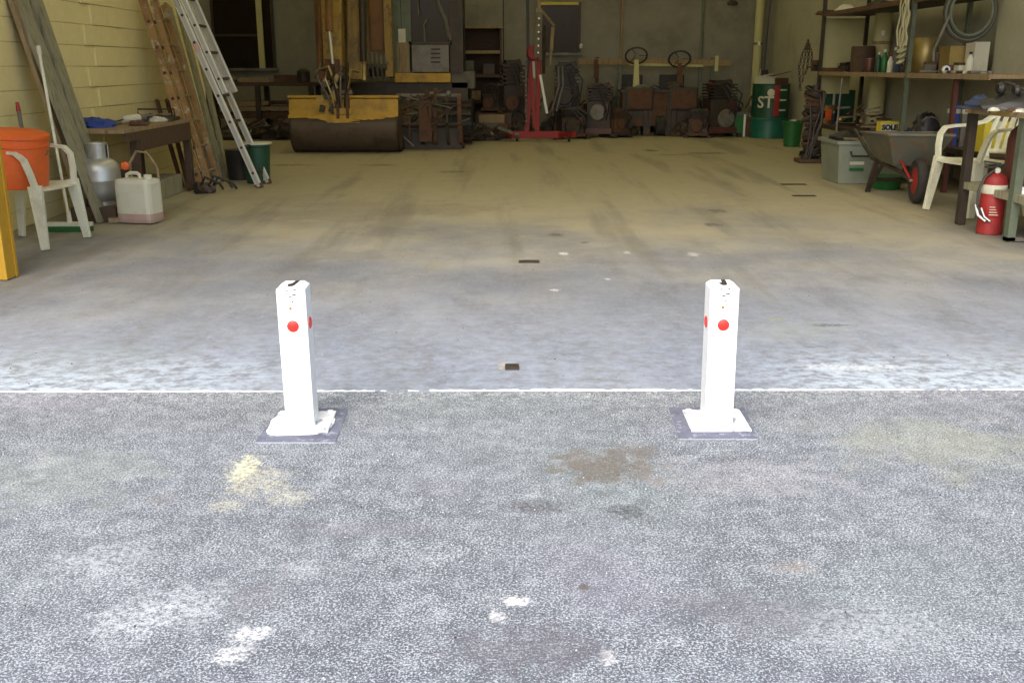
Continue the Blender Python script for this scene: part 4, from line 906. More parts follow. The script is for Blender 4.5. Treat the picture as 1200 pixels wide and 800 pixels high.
# ============================================================ RIGHT REAR CORNER
q = at(889, 40, YB-.5)
t = thing('downpipe', 'pale downpipe running down the rear right corner', 'pipe', (at(885, 100, 18.2).x, 18.2, .008))
MB().cyl((0, 0, 0), (0, 0, HR-.1), .075, n=16).build('pipe', 'cream', t)
z = at(889, 52, 18.2).z
for zz in (z, 3.2, .6): MB().lathe([(.085, -.02), (.085, .02)], 16, (0, 0, zz)).build('clip', 'steel', t)
MB().bb(-.02, .02, -.1, -.07, z-.03, z+.03).build('clip_bolt', 'white', t)
t = thing('power_cable', 'dark cable hanging beside the corner downpipe', 'cable', (at(898, 60, 18.0).x, 18.0, 0)); z = at(898, 82, 18).z
MB().tube([(.06, 0, HR-.3), (.03, 0, 2.6), (.0, 0, 1.8), (-.02, 0, z)], .014, 6).build('cable', 'black', t); MB().bb(-.07, .05, -.03, .03, z-.1, z).build('plug', 'black', t)
p = G(905, 163)
t = thing('oil_drum', 'tall green oil drum with pale lettering and a red stripe in the corner', 'drum', (p.x, p.y+.28, .008)); DR = .305
MB().lathe([(DR, 0), (DR, .02), (DR-.004, .03), (DR-.004, .29), (DR+.006, .30), (DR+.006, .315), (DR-.004, .325)], 36).build('lower_shell', 'teal', t)
dh = at(905, 98, p.y+.28).z-.01
MB().lathe([(DR-.004, .325), (DR-.004, .58), (DR+.006, .59), (DR+.006, .605), (DR-.004, .615), (DR-.004, dh-.02), (DR+.004, dh-.01), (DR+.004, dh), (DR-.015, dh), (DR-.015, dh-.012), (0, dh-.012)], 36).build('upper_shell', 'drumgreen', t)
def curved(a0, a1, z0_, z1_, m, nm):
    mb = MB(); n = 8; vs = []
    for i in range(n+1):
        a = R(a0+(a1-a0)*i/n); 
        for rr_ in (DR+.0, DR+.009):
            for zz in (z0_, z1_): vs.append((rr_*math.sin(a), -rr_*math.cos(a), zz))
    fs = []
    for i in range(n):
        o = i*4; fs += [(o+2, o+6, o+7, o+3), (o, o+1, o+5, o+4), (o, o+4, o+6, o+2), (o+1, o+3, o+7, o+5)]
    fs += [(0, 2, 3, 1), (n*4, n*4+1, n*4+3, n*4+2)]
    return mb.add(vs, fs).build(nm, m, t)
curved(-4, 12, .36, dh-.03, 'red', 'stripe')
for k in range(3): curved(14, 38, .44+.16*k, .465+.16*k, 'white2', 'print_bar')
# lettering bent round the drum
def lettering(txt, size, a_c, z_c, m, rad, par, name='lettering'):
    cu = bpy.data.curves.new('lettering', 'FONT'); cu.body = txt; cu.size = size; cu.extrude = .002; cu.align_x = 'CENTER'; cu.align_y = 'CENTER'; cu.resolution_u = 3; cu.offset = .004
    o = bpy.data.objects.new('tmp', cu); COL.objects.link(o); dg = bpy.context.evaluated_depsgraph_get(); me = bpy.data.meshes.new_from_object(o.evaluated_get(dg)); bpy.data.objects.remove(o)
    for v in me.vertices:
        x, y, z = v.co
        if rad: a = R(a_c)+x/rad; v.co = ((rad+z)*math.sin(a), -(rad+z)*math.cos(a), z_c+y)
        else: v.co = (x, -z, y)
    me.materials.clear(); me.materials.append(M[m]); ob = bpy.data.objects.new(name, me); COL.objects.link(ob); ob.parent = par; return ob
lettering('ST', .26, -30, .57, 'white2', DR+.008, t)
def disc(a_c, z_c, r, m):
    mb = MB(); vs = [((DR+.008)*math.sin(R(a_c)), -(DR+.008)*math.cos(R(a_c)), z_c)]
    for k in range(16): x = r*math.cos(2*PI*k/16); a = R(a_c)+x/DR; vs.append(((DR+.008)*math.sin(a), -(DR+.008)*math.cos(a), z_c+r*math.sin(2*PI*k/16)))
    mb.add(vs, [(0, k+1, (k+1) % 16+1) for k in range(16)]).build('print_disc', m, t)
disc(-14, dh-.14, .06, 'white2')
heap_thing('carton', 'torn pale and maroon cartons heaped on top of the green oil drum', 'cartons', (p.x, p.y+.28, dh-.002), R(10), [('carton_box', MB().bb(-.26, .0, -.16, .08, 0, .13), 'white2', .004), ('carton_box', MB().bb(-.02, .2, -.2, .1, 0, .10), 'maroon', .004), ('flap', MB().bar((-.1, -.18, .13), (.22, -.19, .20), .10, .006, side=(0, 1, 0)), 'maroon'), ('flap', MB().bar((-.26, -.17, .13), (-.05, -.17, .17), .08, .006, side=(0, 1, 0)), 'white2')])
p = G(868, 161)
t = thing('green_crate', 'small green crate with a white upright beside the oil drum', 'crate', (p.x, p.y+.1, .008))
MB().bb(-.14, .12, -.1, .12, .0, .36).build('body', 'green', t, bevel=.006); MB().bb(-.155, .145, -.11, .13, .36, .40).build('rim', 'rag', t); MB().bb(.03, .06, -.13, -.105, .0, .37).build('upright', 'white', t); MB().bb(.07, .16, -.13, -.102, 0.0, .33).build('side_slat', 'rust', t); MB().bb(-.14, .16, -.125, -.105, .0, .03).build('base_slat', 'darksteel', t)
a = G(884, 155); tag(MB().tube([(0, 0, 0), at(893, 82, a.y+.3)-a], .014, 8).build('pale_pole', 'white2', loc=(a.x-.1, a.y-.3, .01)), 'thin pale pole leaning in front of the corner downpipe', 'pole')
p = G(930, 173); t = thing('green_bucket', 'bright green bucket on the floor right of the oil drum', 'bucket', (p.x, p.y+.12, .008))
MB().lathe([(.115, 0), (.145, .34), (.155, .35), (.155, .37), (.14, .37), (.135, .33)], 24).build('body', 'green', t); MB().tube(arc((0, 0, .34), .158, PI*1.05, PI*1.95, 12, 'XZ', .12), .004, 6).build('handle', 'steel', t)
MB().lathe([(.05, 0), (.05, .015), (0, .016)], 12, (0, -.02, .37)).build('clasp', 'white2', t)
# rusty chain stack on a post
p = G(952, 192); t = thing('chain_post', 'rusty stand piled high with old chain and sprockets left of the grey tub', 'stand', (p.x, p.y+.1, .008))
H_ = at(952, 101, p.y+.1).z
MB().bb(-.17, .15, -.13, .13, 0, .05).build('foot', 'rust', t, bevel=.01); MB().cyl((0, 0, .05), (0, 0, H_), .05, n=10).build('pole', 'darksteel', t)
r = random.Random(9)
for k in range(44):
    z = .08+(H_-.12)*k/44; rr_ = (.135 if z < .15 else .095 if z < .5 else .115)*r.uniform(.8, 1.15); tl = Matrix.Rotation(R(r.uniform(-24, 24)), 3, 'X') @ Matrix.Rotation(R(r.uniform(-24, 24)), 3, 'Y')
    MB().tube([tl @ Vector((rr_*math.cos(a), rr_*math.sin(a)*.8, r.uniform(-.008, .008)))+Vector((r.uniform(-.01, .01), 0, z)) for a in [2*PI*i/14 for i in range(14)]], r.uniform(.012, .02), 6, closed=True).build('chain_coil', r.choice(['darksteel', 'darkwood', 'black', 'rust']), t)
for k in range(5): MB().tube([(r.uniform(-.1, .1), -.1, H_*r.uniform(.7, 1.0)), (r.uniform(-.12, .12), -.13, H_*r.uniform(.3, .6)), (r.uniform(-.14, .14), -.12, .04)], .012, 6).build('chain_tail', 'darksteel', t)
def chain_links(pts, m, parent, lr=.022, th=.006, name='chain'):
    mb = MB(); pts = [Vector(q) for q in pts]; tot = []; 
    for i in range(len(pts)-1):
        n = max(1, int((pts[i+1]-pts[i]).length/(lr*1.5)))
        for k in range(n): tot.append((pts[i].lerp(pts[i+1], k/n), (pts[i+1]-pts[i]).normalized()))
    for i, (q, d) in enumerate(tot):
        s_ = d.orthogonal().normalized(); s_ = (Matrix.Rotation(R(90*(i % 2)), 3, d) @ s_)
        mb.tube([q+d*lr*math.cos(a)+s_*lr*.62*math.sin(a) for a in [2*PI*k/6 for k in range(6)]], th, 4, closed=True)
    return mb.build(name, m, parent)

# steel shelving against the right wall
RX0, RX1, RY0, RY1 = 4.10, 4.70, 8.55, 13.3
t = thing('shelving_rack', 'long rusty steel shelving rack of three levels along the right wall', 'shelving rack', (RX0, RY0, .008))
Z1, Z2, Z3 = .42, 1.075, 1.80
for i, zz in enumerate((Z1, Z2, Z3)):
    y0 = 0 if i < 2 else 9.6-RY0
    MB().bb(0, RX1-RX0, y0, RY1-RY0, zz-.035, zz).build('shelf', ('darkwood', 'wood', 'darksteel')[i], t)
    MB().bb(-.012, -.001, y0, RY1-RY0, zz-.045, zz+.004).build('shelf_lip', ('darksteel', 'wood', 'rust')[i], t)
for X_, Y_, m, zt in ((RX0, RY1-.05, 'darksteel', 2.6), (RX1-.04, RY1-.05, 'darksteel', 2.6), (RX0, 10.35, 'bluegreen', 2.6), (RX1-.04, 10.35, 'bluegreen', 2.6), (RX0+.02, 9.25, 'maroon', Z2-.04), (RX1-.04, RY0+.1, 'steel', 2.2)):
    MB().bb(X_-RX0-.014, X_-RX0+.026, Y_-RY0-.02, Y_-RY0+.03, 0, zt).build('upright', m, t)
MB().bb(.03, RX1-RX0-.05, RY1-RY0+.001, RY1-RY0+.02, Z2+.02, Z3-.06).build('end_panel', 'cream', t)
MB().bb(.0, RX1-RX0-.17, RY1-RY0+.001, RY1-RY0+.02, Z2-.28, Z2-.05).build('end_panel', 'cream', t)
t = thing('white_duct', 'wide pale pipe standing behind the shelving rack at its far end', 'pipe', (4.62, 12.55, .008))
MB().cyl((0, 0, 0), (0, 0, HR-.1), .1, n=20).build('pipe', 'cream', t)
for zz in (1.42, 2.6): MB().lathe([(.112, -.02), (.112, .02)], 20, (0, 0, zz)).build('collar', 'wood', t)
MB().bb(-.05, -.02, -.115, -.095, 1.5, 1.56).build('tag', 'white', t)

SH = lambda lvl: (Z1, Z2, Z3)[lvl]+.0085
def sp(px, lvl, X_=4.2):
    """point on a shelf at the given photo column and distance from the wall"""
    y = atX(px, 78, X_).y; return Vector((X_, y, SH(lvl)))
# mid shelf goods
its = [(962, 'dark', .12, .06, 'darksteel'), (975, 'brown', .14, .045, 'rust'), (988, 'blk', .09, .07, 'darksteel')]
engine('gear_motor', 'small dark motor at the far end of the middle shelf', 'motor', sp(961, 1, 4.25), .28, .25, .10, 0, 40, feet=False)
tag(MB().bb(-.12, .12, -.1, .1, 0, .05).build('brown_case', 'rust', loc=sp(976, 1, 4.22), bevel=.006), 'flat brown case on the middle shelf near its far end', 'case')
engine('drill_head', 'small black motor on the middle shelf right of the brown case', 'motor', sp(990, 1, 4.22), .2, .2, .12, R(30), 41, feet=False)
tin(sp(1010, 1, 4.35), .14, .30, 'darkwood', 'big brown tin on the middle shelf below the wide pipe', 'tin', 'wood')
tin(sp(1019, 1, 4.22), .055, .15, 'maroon', 'small maroon tin on the middle shelf between the big brown tin and green bottles', 'tin')
bottle(sp(1029, 1, 4.2), .035, .22, 'drumgreen', 'dark green bottle on the middle shelf, leftmost of the green bottles', 'white2')
bottle(sp(1036, 1, 4.22), .036, .25, 'green', 'bright green bottle with a pale cap on the middle shelf', 'white2')
bottle(sp(1043, 1, 4.16), .030, .19, 'white2', 'slim white bottle with a red cap on the middle shelf beside the rope', 'red')
bottle(sp(1048, 1, 4.35), .045, .27, 'rag', 'grey bottle standing behind the slim white bottle', 'white2')
bottle(sp(1052, 1, 4.16), .03, .13, 'navy', 'short navy bottle on the middle shelf in front of the rope', 'black')
tin(sp(1082, 1, 4.5), .13, .36, 'brass', 'tall ochre canister against the wall on the middle shelf right of the rope', 'canister', 'wood')
tin(sp(1098, 1, 4.42), .05, .20, 'maroon', 'dark red tin on the middle shelf, left of the ochre carton', 'tin')
tag(MB().bb(-.13, .13, -.12, .12, 0, .26).build('carton', 'brass', loc=sp(1121, 1, 4.45), bevel=.004), 'ochre carton on the middle shelf below the hose coil', 'carton')
tag(MB().bb(-.07, .07, -.1, .1, 0, .29).build('carton', 'white2', loc=sp(1143, 1, 4.52), bevel=.004), 'pale tall carton at the near end of the middle shelf', 'carton')
t = thing('tape_roll', 'small white tape roll standing on the middle shelf edge', 'tape', sp(1109, 1, 4.14)); MB().lathe([(.018, -.015), (.036, -.015), (.036, .015), (.018, .015)], 18, (0, 0, .037), 'Y').build('roll', 'white', t); MB().lathe([(.019, -.016), (.014, -.016), (.014, .016), (.019, .016)], 14, (0, 0, .037), 'Y').build('core', 'black', t)
r = random.Random(21)
words = [('pliers', 'steel'), ('spanner', 'alu'), ('screwdriver', 'navy'), ('chisel', 'wood'), ('spanner', 'darksteel'), ('brush', 'white2'), ('file', 'rust'), ('spanner', 'steel')]
desc = ['left of the tape roll', 'just right of the tape roll', 'with a navy handle near the tape roll', 'with a timber handle near the shelf end', 'dark, among the loose tools', 'pale, by the tall carton', 'rusty, at the near end', 'bright, last at the near end']
for i, (nm, m) in enumerate(words):
    px = (1090, 1116, 1121, 1127, 1132, 1137, 1142, 1147)[i]; q = sp(px, 1, 4.16+.02*(i % 3)); t = thing(nm, 'small %s on the middle shelf %s' % (nm, desc[i]), 'hand tool', q, R(r.uniform(-60, 60)))
    MB().tube([(-.09, 0, .016), (.02, 0, .018)], [.014, .012], 8).build('handle', m, t); MB().bar((.02, 0, .018), (.10, 0, .022), .02, .010, .03, .012).build('blade', 'steel', t)
    if i % 2: MB().lathe([(.012, .0), (.022, .0), (.022, .02), (.012, .02)], 12, (.11, 0, .008)).build('jaw', 'steel', t)
# top shelf rim goods
for i, (px, w_, h_, m, lb) in enumerate(((965, .30, .06, 'rust', 'rusty coil of wire lying on the top shelf at its far end'), (985, .22, .09, 'white2', 'pale bag on the top shelf beside the rusty wire'), (1025, .3, .07, 'darksteel', 'dark bundle on the top shelf over the wide pipe'))):
    cloth('bundle', sp(px, 2, 4.28), w_/2, .14, h_, m, lb, 'bundle', 50+i)
# rope hank hanging from the post
q = atX(1066, 0, 4.03); t = thing('rope_hank', 'beige knotted rope hank hanging from the front post of the shelving rack', 'rope', (4.04, q.y+.1, 1.95))
zb = atX(1063, 78, 4.0).z-1.95; r = random.Random(4)
for k in range(7):
    y = -.10+.033*k; x = r.uniform(-.02, .02); zl = zb*(.74+.08*r.random()); pts = [(x*.3, y*.35, 0)]
    for j in range(1, 9): f_ = j/8; pts.append((x+.012*math.sin(j*1.9+k), y*(.5+.7*math.sin(f_*2.2))+.008*math.sin(j*2.3+k*1.7), zl*f_))
    MB().tube(pts, .0095, 6).build('strand', 'rope', t)
for k in range(3): MB().tube([Vector((0, 0, zb*.80-.055*k))+Vector((.03*math.cos(a), (.07-.012*k)*math.sin(a), .02*math.cos(a))) for a in [2*PI*j/12 for j in range(12)]], .010, 6, closed=True).build('knot', 'rope', t)
MB().lathe([(.03, 0), (.035, .03), (.02, .06)], 10, (0, 0, -.02)).build('hook', 'white2', t)
# dark chain hanging at the far post
q = at(947, 49, 12.95); t = thing('hanging_chain', 'rusty chain hanging at the far front corner of the shelving rack', 'chain', (q.x, 12.95, 2.0))
zt = at(947, 49, 12.95).z-2.0; zb = at(944, 108, 12.95).z-2.0
for k in range(4): chain_links([(0, 0, zt), (-.06+.04*k, 0, zt-.15), (-.09+.055*k, .01*k, (zt+zb)/2), (-.05+.02*k, 0, zb+.1*k)], 'darkwood' if k % 2 else 'darksteel', t, .024, .006)
# hose coil
q = at(1139, 14, 9.1); t = thing('hose_coil', 'grey hose coiled in a ring hanging at the near end of the shelving rack', 'hose', (q.x, 9.1, q.z))
for k in range(4): MB().tube([Vector(((.185+.016*k)*math.cos(a), .012*k, (.20+.018*k)*math.sin(a))) for a in [2*PI*j/28 for j in range(28)]], .012, 6, closed=True).build('loop', 'darksteel' if k % 2 else 'bluegreen', t)
MB().tube([(-.18, 0, .0), (-.24, .0, -.16), (-.30, 0, -.33), (-.29, 0, -.42)], .012, 6).build('tail', 'rag', t)
MB().bar((0, .05, .24), (.1, .1, .9), .02, .02).build('hanger', 'darksteel', t)
# lower shelf goods
q = sp(1058, 0, 4.2)
t = thing('number_sign', 'small pale yellow box marked SOLE on the lower shelf', 'box', sp(1047, 0, 4.15), R(4)); MB().bb(-.10, .10, -.05, .05, .02, .15).build('box', 'yellowcard', t); MB().bb(-.085, .085, -.056, -.0505, .045, .125).build('print_patch', 'white2', t)
l = lettering('SOLE', .075, 0, 0, 'black', None, t); l.location = (0, -.059, .085)
for x in (-.09, .09): MB().bb(x-.01, x+.01, -.05, .05, 0, .02).build('foot', 'white2', t)
t = thing('black_bag', 'black bag with pale piping standing on the lower shelf', 'bag', sp(1093, 0, 4.3)); MB().heap((0, 0, 0), .15, .14, .28, 18, 61).build('body', 'black', t); MB().tube(arc((0, -.10, .16), .09, R(20), R(160), 10, 'XZ', .07), .008, 6).build('piping', 'rag', t)
tin(sp(1076, 0, 4.2), .04, .11, 'navy', 'slim dark can on the lower shelf left of the black bag', 'can')
for i, (px, m, lb) in enumerate(((997, 'wood', 'brown planks and rods heaped on the lower shelf behind the tub'), (1020, 'wood', 'ochre sticks heaped on the lower shelf above the wheelbarrow'))):
    t = thing('offcut_heap', lb, 'offcuts', sp(px, 0, 4.32)); r = random.Random(70+i)
    for k in range(11):
        a_ = Vector((r.uniform(-.2, .1), r.uniform(-.3, .0), .02+.02*k)); an = R(r.uniform(-25, 60)); MB().bar(a_, a_+Vector((.3*math.cos(an)*.6, .4*math.sin(an), r.uniform(-.01, .06))), .035, .02).build('stick', r.choice(['wood', 'darkwood', 'rust', 'brass', 'greywood']), t)
t = thing('paint_tub', 'orange and yellow smeared tub at the far end of the lower shelf', 'tub', sp(973, 0, 4.25)); MB().lathe([(.1, 0), (.12, .22), (.125, .23), (0, .235)], 18).build('body', 'brass', t); curvedm = MB().bb(-.05, .03, -.125, -.10, .04, .18).build('smear', 'orange', t)
t = thing('green_case', 'dark green case with a silver strap standing on the lower shelf at its far end', 'case', sp(985, 0, 4.45)); MB().bb(-.2, .2, -.1, .1, 0, .42).build('body', 'drumgreen', t, bevel=.01); MB().bb(-.10, -.07, -.104, .1, .02, .421).build('strap', 'alu', t)
a = G(990, 160); tag(MB().tube([(0, 0, 0), (.06, .1, 1.0)], .013, 8).build('steel_rod', 'steel', loc=(4.03, 12.2, .01)), 'thin grey rod leaning on the front of the shelving rack near the tub', 'rod')
a = atX(1068, 90, 4.0)
# grey tub
c1 = G(978, 217); t = thing('grey_tub', 'large grey plastic tub on the floor beside the wheelbarrow', 'tub', (c1.x, c1.y, .008)); TW, TD, TH = .72, .62, at(978, 167, c1.y).z
def tubwall(x0, y0, x1, y1, z0_, z1_, k0, k1):
    return [(x0+k0, y0+k0, z0_), (x1-k0, y0+k0, z0_), (x1-k0, y1-k0, z0_), (x0+k0, y1-k0, z0_)], [(x0+k1, y0+k1, z1_), (x1-k1, y0+k1, z1_), (x1-k1, y1-k1, z1_), (x0+k1, y1-k1, z1_)]
lo, hi = tubwall(0, 0, TW, TD, 0, TH, .05, .012); lo2, hi2 = tubwall(0, 0, TW, TD, .015, TH, .06, .024)
mb = MB(); mb.add(lo+hi+lo2+hi2, [(3, 2, 1, 0), (8, 9, 10, 11)]+[(i, (i+1) % 4, 4+(i+1) % 4, 4+i) for i in range(4)]+[(8+i, 12+i, 12+(i+1) % 4, 8+(i+1) % 4) for i in range(4)]+[(4+i, 4+(i+1) % 4, 12+(i+1) % 4, 12+i) for i in range(4)]); mb.build('body', 'tub', t, bevel=0)
MB().bb(-.012, TW+.012, -.012, .014, TH-.03, TH+.004).bb(-.012, TW+.012, TD-.014, TD+.012, TH-.03, TH+.004).bb(-.012, .014, .0141, TD-.0141, TH-.03, TH+.004).bb(TW-.014, TW+.012, .0141, TD-.0141, TH-.03, TH+.004).build('rim', 'tub', t)
hx = at(1007, 183, c1.y).x-c1.x; MB().tube([(hx-.09, -.01, TH-.10), (hx-.09, -.045, TH-.14), (hx+.09, -.045, TH-.14), (hx+.09, -.01, TH-.10)], .010, 8).build('handle', 'black', t)
for k in range(2): MB().bb(hx-.08, hx+.06, .012+.004*k, .03+.004*k, TH-.23-.06*k, TH-.20-.06*k).build('sticker', 'green' if k else 'white2', t)
tag(MB().bar((0, 0, 0), (.5, .12, -.02), .05, .02).build('stick', 'wood', loc=(c1.x+.10, c1.y+.1, TH+.03)), 'pale stick lying across the rim of the grey tub', 'stick')
tag(MB().heap((0, 0, 0), .17, .12, .09, 14, 77).build('dark_rag', 'black', loc=(c1.x+.2, c1.y+.42, TH-.005)), 'black rag hanging over the far rim of the grey tub', 'rag')
tag(MB().bb(.06, TW-.06, .06, TD-.06, 0, .06).build('scrap', 'rag', loc=(c1.x, c1.y, TH-.09)), 'grey sheet of scrap lying in the top of the grey tub', 'scrap')

# wheelbarrow, wheel forward = +X local
wc = G(1052, 235); t = thing('wheelbarrow', 'grey wheelbarrow with a red hubbed wheel between the tub and the garden chair', 'wheelbarrow', (3.62, 8.95, .008), R(-98))
TB = [(-.30, -.20), (.22, -.16), (.22, .16), (-.30, .20)]; TT = [(-.42, -.33), (.42, -.27), (.42, .27), (-.42, .33)]
vs = [(x, y, .30) for x, y in TB]+[(x, y, .54+(.03 if x > 0 else 0)) for x, y in TT]+[(x*.97, y*.97, .315) for x, y in TB]+[(x*.97, y*.97, .54+(.03 if x > 0 else 0)) for x, y in TT]
fs = [(3, 2, 1, 0), (8, 9, 10, 11)]+[(i, (i+1) % 4, 4+(i+1) % 4, 4+i) for i in range(4)]+[(8+i, 12+i, 12+(i+1) % 4, 8+(i+1) % 4) for i in range(4)]+[(4+i, 4+(i+1) % 4, 12+(i+1) % 4, 12+i) for i in range(4)]
MB().add(vs, fs).build('tray', 'barrow', t)
MB().tube([(x, y, .545+(.03 if x > 0 else 0)) for x, y in TT], .013, 8, closed=True).build('rim', 'barrow', t)
for sy in (-1, 1):
    MB().tube([(-.85, sy*.27, .50), (-.35, sy*.22, .31), (.25, sy*.10, .25), (.47, sy*.055, .19)], .018, 8).build('frame_rail', 'darksteel', t)
    MB().tube([(-.93, sy*.28, .53), (-.82, sy*.265, .49)], .022, 8).build('grip', 'black', t)
    lg = MB().bar((-.22, sy*.20, .31), (-.33, sy*.24, .0), .045, .03).bar((-.05, sy*.18, .30), (-.30, sy*.235, .04), .028, .02).build('leg', 'darksteel', t)
    MB().tube([(.20, sy*.12, .38), (.45, sy*.06, .20)], .012, 6).build('front_brace', 'red', t)
MB().bar((-.29, -.23, .12), (-.29, .23, .12), .03, .02).build('cross_brace', 'darksteel', t)
wh = MB().lathe([(.12, -.035), (.175, -.04), (.19, -.02), (.193, 0), (.19, .02), (.175, .04), (.12, .035)], 28, (.47, 0, .195), 'Y').build('wheel', 'rubber', t)
MB().lathe([(.03, -.05), (.05, -.045), (.115, -.036), (.12, -.02), (.12, .02), (.115, .036), (.05, .045), (.03, .05)], 22, (.47, 0, .195), 'Y').build('hub', 'red', wh)
MB().cyl((.47, -.075, .195), (.47, .075, .195), .014, n=8).build('axle', 'steel', wh)
tag(MB().lathe([(.13, 0), (.16, .11), (.165, .12), (.15, .12)], 20).build('green_basin', 'green', loc=(G(1045, 226).x+.05, G(1045, 226).y+.3, .008)), 'green basin on the floor under the wheelbarrow', 'basin')

# ============================================================ STEEL BENCH at the right edge
l1 = G(1123, 264); l2 = G(1174, 284); X0 = (l1.x+l2.x)/2; DX = 4.6-X0
t = thing('steel_bench', 'tall steel frame bench with a timber top at the right edge of the doorway', 'bench', (X0, l2.y, .008)); DY = l1.y-l2.y
zt = at(1140, 128, l1.y).z
for y, m in ((0, 'bluegreen'), (DY, 'darksteel')):
    for x in (0, DX-.06): MB().bb(x, x+.055, y-.03, y+.03, 0, zt-.035).build('leg', m if x == 0 else 'darksteel', t)
MB().bb(-.10, DX+.05, -.5, -.0301-.2, zt-.035, zt).build('board', 'brass', t)
MB().bb(-.02, DX+.05, -.225, .10, zt-.035, zt-.001).build('board', 'wood', t); MB().bb(-.02, DX+.05, .105, .40, zt-.035, zt-.002).build('board', 'brass', t); MB().bb(-.02, DX+.05, .405, DY+.04, zt-.035, zt).build('board', 'wood', t)
zs = at(1128, 214, l1.y).z
MB().bb(.008, .047, -.60, DY-.03, zs-.05, zs).build('side_rail', 'greywood', t); MB().bb(.06, DX, DY-.02, DY+.02, zs-.05, zs).build('rear_rail', 'greywood', t)
MB().bb(.05, DX, -.5, DY-.03, zs-.02, zs-.001).build('lower_shelf', 'greywood', t)
MB().bb(0.0, .5, -.03, .03, 0.004, .03).build('floor_rail', 'steel', t)
for y in (-.58,): MB().bb(.0, .055, y-.03, y+.03, 0, zt-.035).build('leg', 'darksteel', t)
BZ = zt+.0085
def bp_(px, py, Y_): q = at(px, py, Y_); return Vector((q.x, Y_, BZ))
t = thing('cap', 'dark navy cap lying on the far end of the steel bench top', 'cap', bp_(1150, 118, 7.18)); MB().heap((0, 0, 0), .10, .10, .10, 16, 90).build('crown', 'navy', t); MB().tube([(-.10, -.03, .012), (-.15, -.05, .012), (-.16, 0, .012)], .01, 6).bb(-.17, -.06, -.06, .05, .004, .012).build('peak', 'navy', t)
cloth('dark_coat', bp_(1185, 118, 7.0)+Vector((.05, 0, 0)), .26, .14, .11, 'black', 'dark rags heaped on the steel bench behind the pale scraps', 'rags', 91)
t = thing('ear_muffs', 'black ear muffs on top of the dark rags on the steel bench', 'ear muffs', bp_(1180, 100, 7.0)+Vector((0, 0, .095)))
MB().lathe([(.03, -.025), (.045, 0), (.03, .025)], 14, (-.04, 0, .05), 'X').build('cup', 'black', t); MB().lathe([(.03, -.02), (.04, 0), (.03, .02)], 14, (.07, 0, .035), 'X').build('cup', 'black', t); MB().tube([(-.04, 0, .07), (.0, .03, .09), (.05, .03, .08), (.12, 0, .045)], .010, 6).build('band', 'black', t)
for i, (px, Y_, m, lb) in enumerate(((1166, 6.78, 'white2', 'pale rag scrap at the front of the steel bench top'), (1188, 6.72, 'rust', 'rusty spring lying on the steel bench top'), (1196, 6.6, 'alu', 'bright clamp at the right end of the steel bench top'))):
    t = thing('bench_scrap', lb, 'scrap', bp_(px, 120, Y_)); MB().heap((0, 0, 0), .04, .03, .025, 10, 95+i).build('body', m, t); MB().tube([(.0, 0, .015), (.05, .02, .02), (.08, -.02, .012)], .007, 6).build('stem', 'steel', t)
# hand tools on a bracket behind
for i, (px, m) in enumerate(((1117, 'bluegreen'), (1122, 'blue'), (1127, 'steel'))):
    a = at(px, 150, 8.5); lb = ('greenish', 'blue', 'grey')[i]; tz0 = SH(0)
    t = thing('hand_saw', '%s upright tool bar standing on the lower shelf behind the bench post' % lb, 'tool', (4.18+.03*i, atX(px, 100, 4.18).y, tz0)); MB().bb(-.02, .02, -.01, .01, 0, .36+.03*i).build('bar', m, t, bevel=.003); MB().bb(-.025, .025, -.013, .013, .30, .34).build('collar', 'alu', t)
# yellow carton beyond the chair + maroon cylinder
t = thing('yellow_carton', 'bright yellow carton standing on the lower shelf behind the right garden chair', 'carton', (4.28, 8.75, SH(0))); MB().bb(-.13, .13, -.1, .1, 0, .26).build('box', 'yellowcard', t, bevel=.004); MB().bb(-.02, .02, -.103, .101, .0, .262).build('tape', 'white2', t)
q = at(1182, 200, 6.95)
t = thing('maroon_cylinder', 'dark maroon gas cylinder standing on the lower shelf of the steel bench', 'gas cylinder', (q.x+.08, 6.95, zs+.008)); MB().lathe([(.10, 0), (.105, .01), (.105, .33), (.09, .39), (.05, .43), (.025, .44), (.025, .46), (0, .46)], 24).build('tank', 'maroon', t); MB().cyl((0, 0, .455), (0, 0, .50), .018, n=8).build('valve', 'brass', t); MB().tube([(.12, 0, .42), (.12, 0, .2), (.112, 0, 0.0)], .006, 6).build('bar', 'steel', t)
t = thing('white_tub', 'small white lid on the lower shelf of the steel bench at the right edge', 'lid', (at(1197, 223, 6.6).x, 6.6, zs+.008)); MB().lathe([(.05, 0), (.055, .01), (.055, .03), (0, .033)], 18).build('lid', 'white', t); MB().lathe([(.02, .033), (.02, .045), (0, .046)], 12).build('knob', 'white', t)
# fire extinguisher
p = G(1161, 277); t = thing('fire_extinguisher', 'red fire extinguisher with a white label band standing inside the steel bench frame', 'fire extinguisher', (p.x+.02, p.y+.08, .008), R(-15))
MB().lathe([(.078, 0), (.083, .006), (.083, .36), (.075, .395), (.05, .42), (.025, .43), (.02, .44), (0, .44)], 28).build('cylinder', 'red', t)
MB().lathe([(.0835, .285), (.0848, .287), (.0848, .345), (.0835, .347)], 28).build('label_band', 'white2', t)
MB().lathe([(.0835, .12), (.0846, .122), (.0846, .255), (.0835, .257)], 28).build('instruction_label', 'red', t)
for k in range(4): MB().bb(-.03, .03-.008*k, -.0868, -.0845, .14+.018*k, .145+.018*k).build('print_line', 'white2', t)
MB().lathe([(.018, -.01), (.022, 0), (.018, .01)], 14, (0, -.035, .445), 'Y').build('gauge', 'alu', t)
MB().bar((0, 0, .44), (0, -.01, .49), .035, .03).bar((.02, -.01, .49), (-.09, -.03, .505), .02, .012).bar((.02, -.01, .47), (-.08, -.03, .465), .02, .010).build('handle', 'black', t)
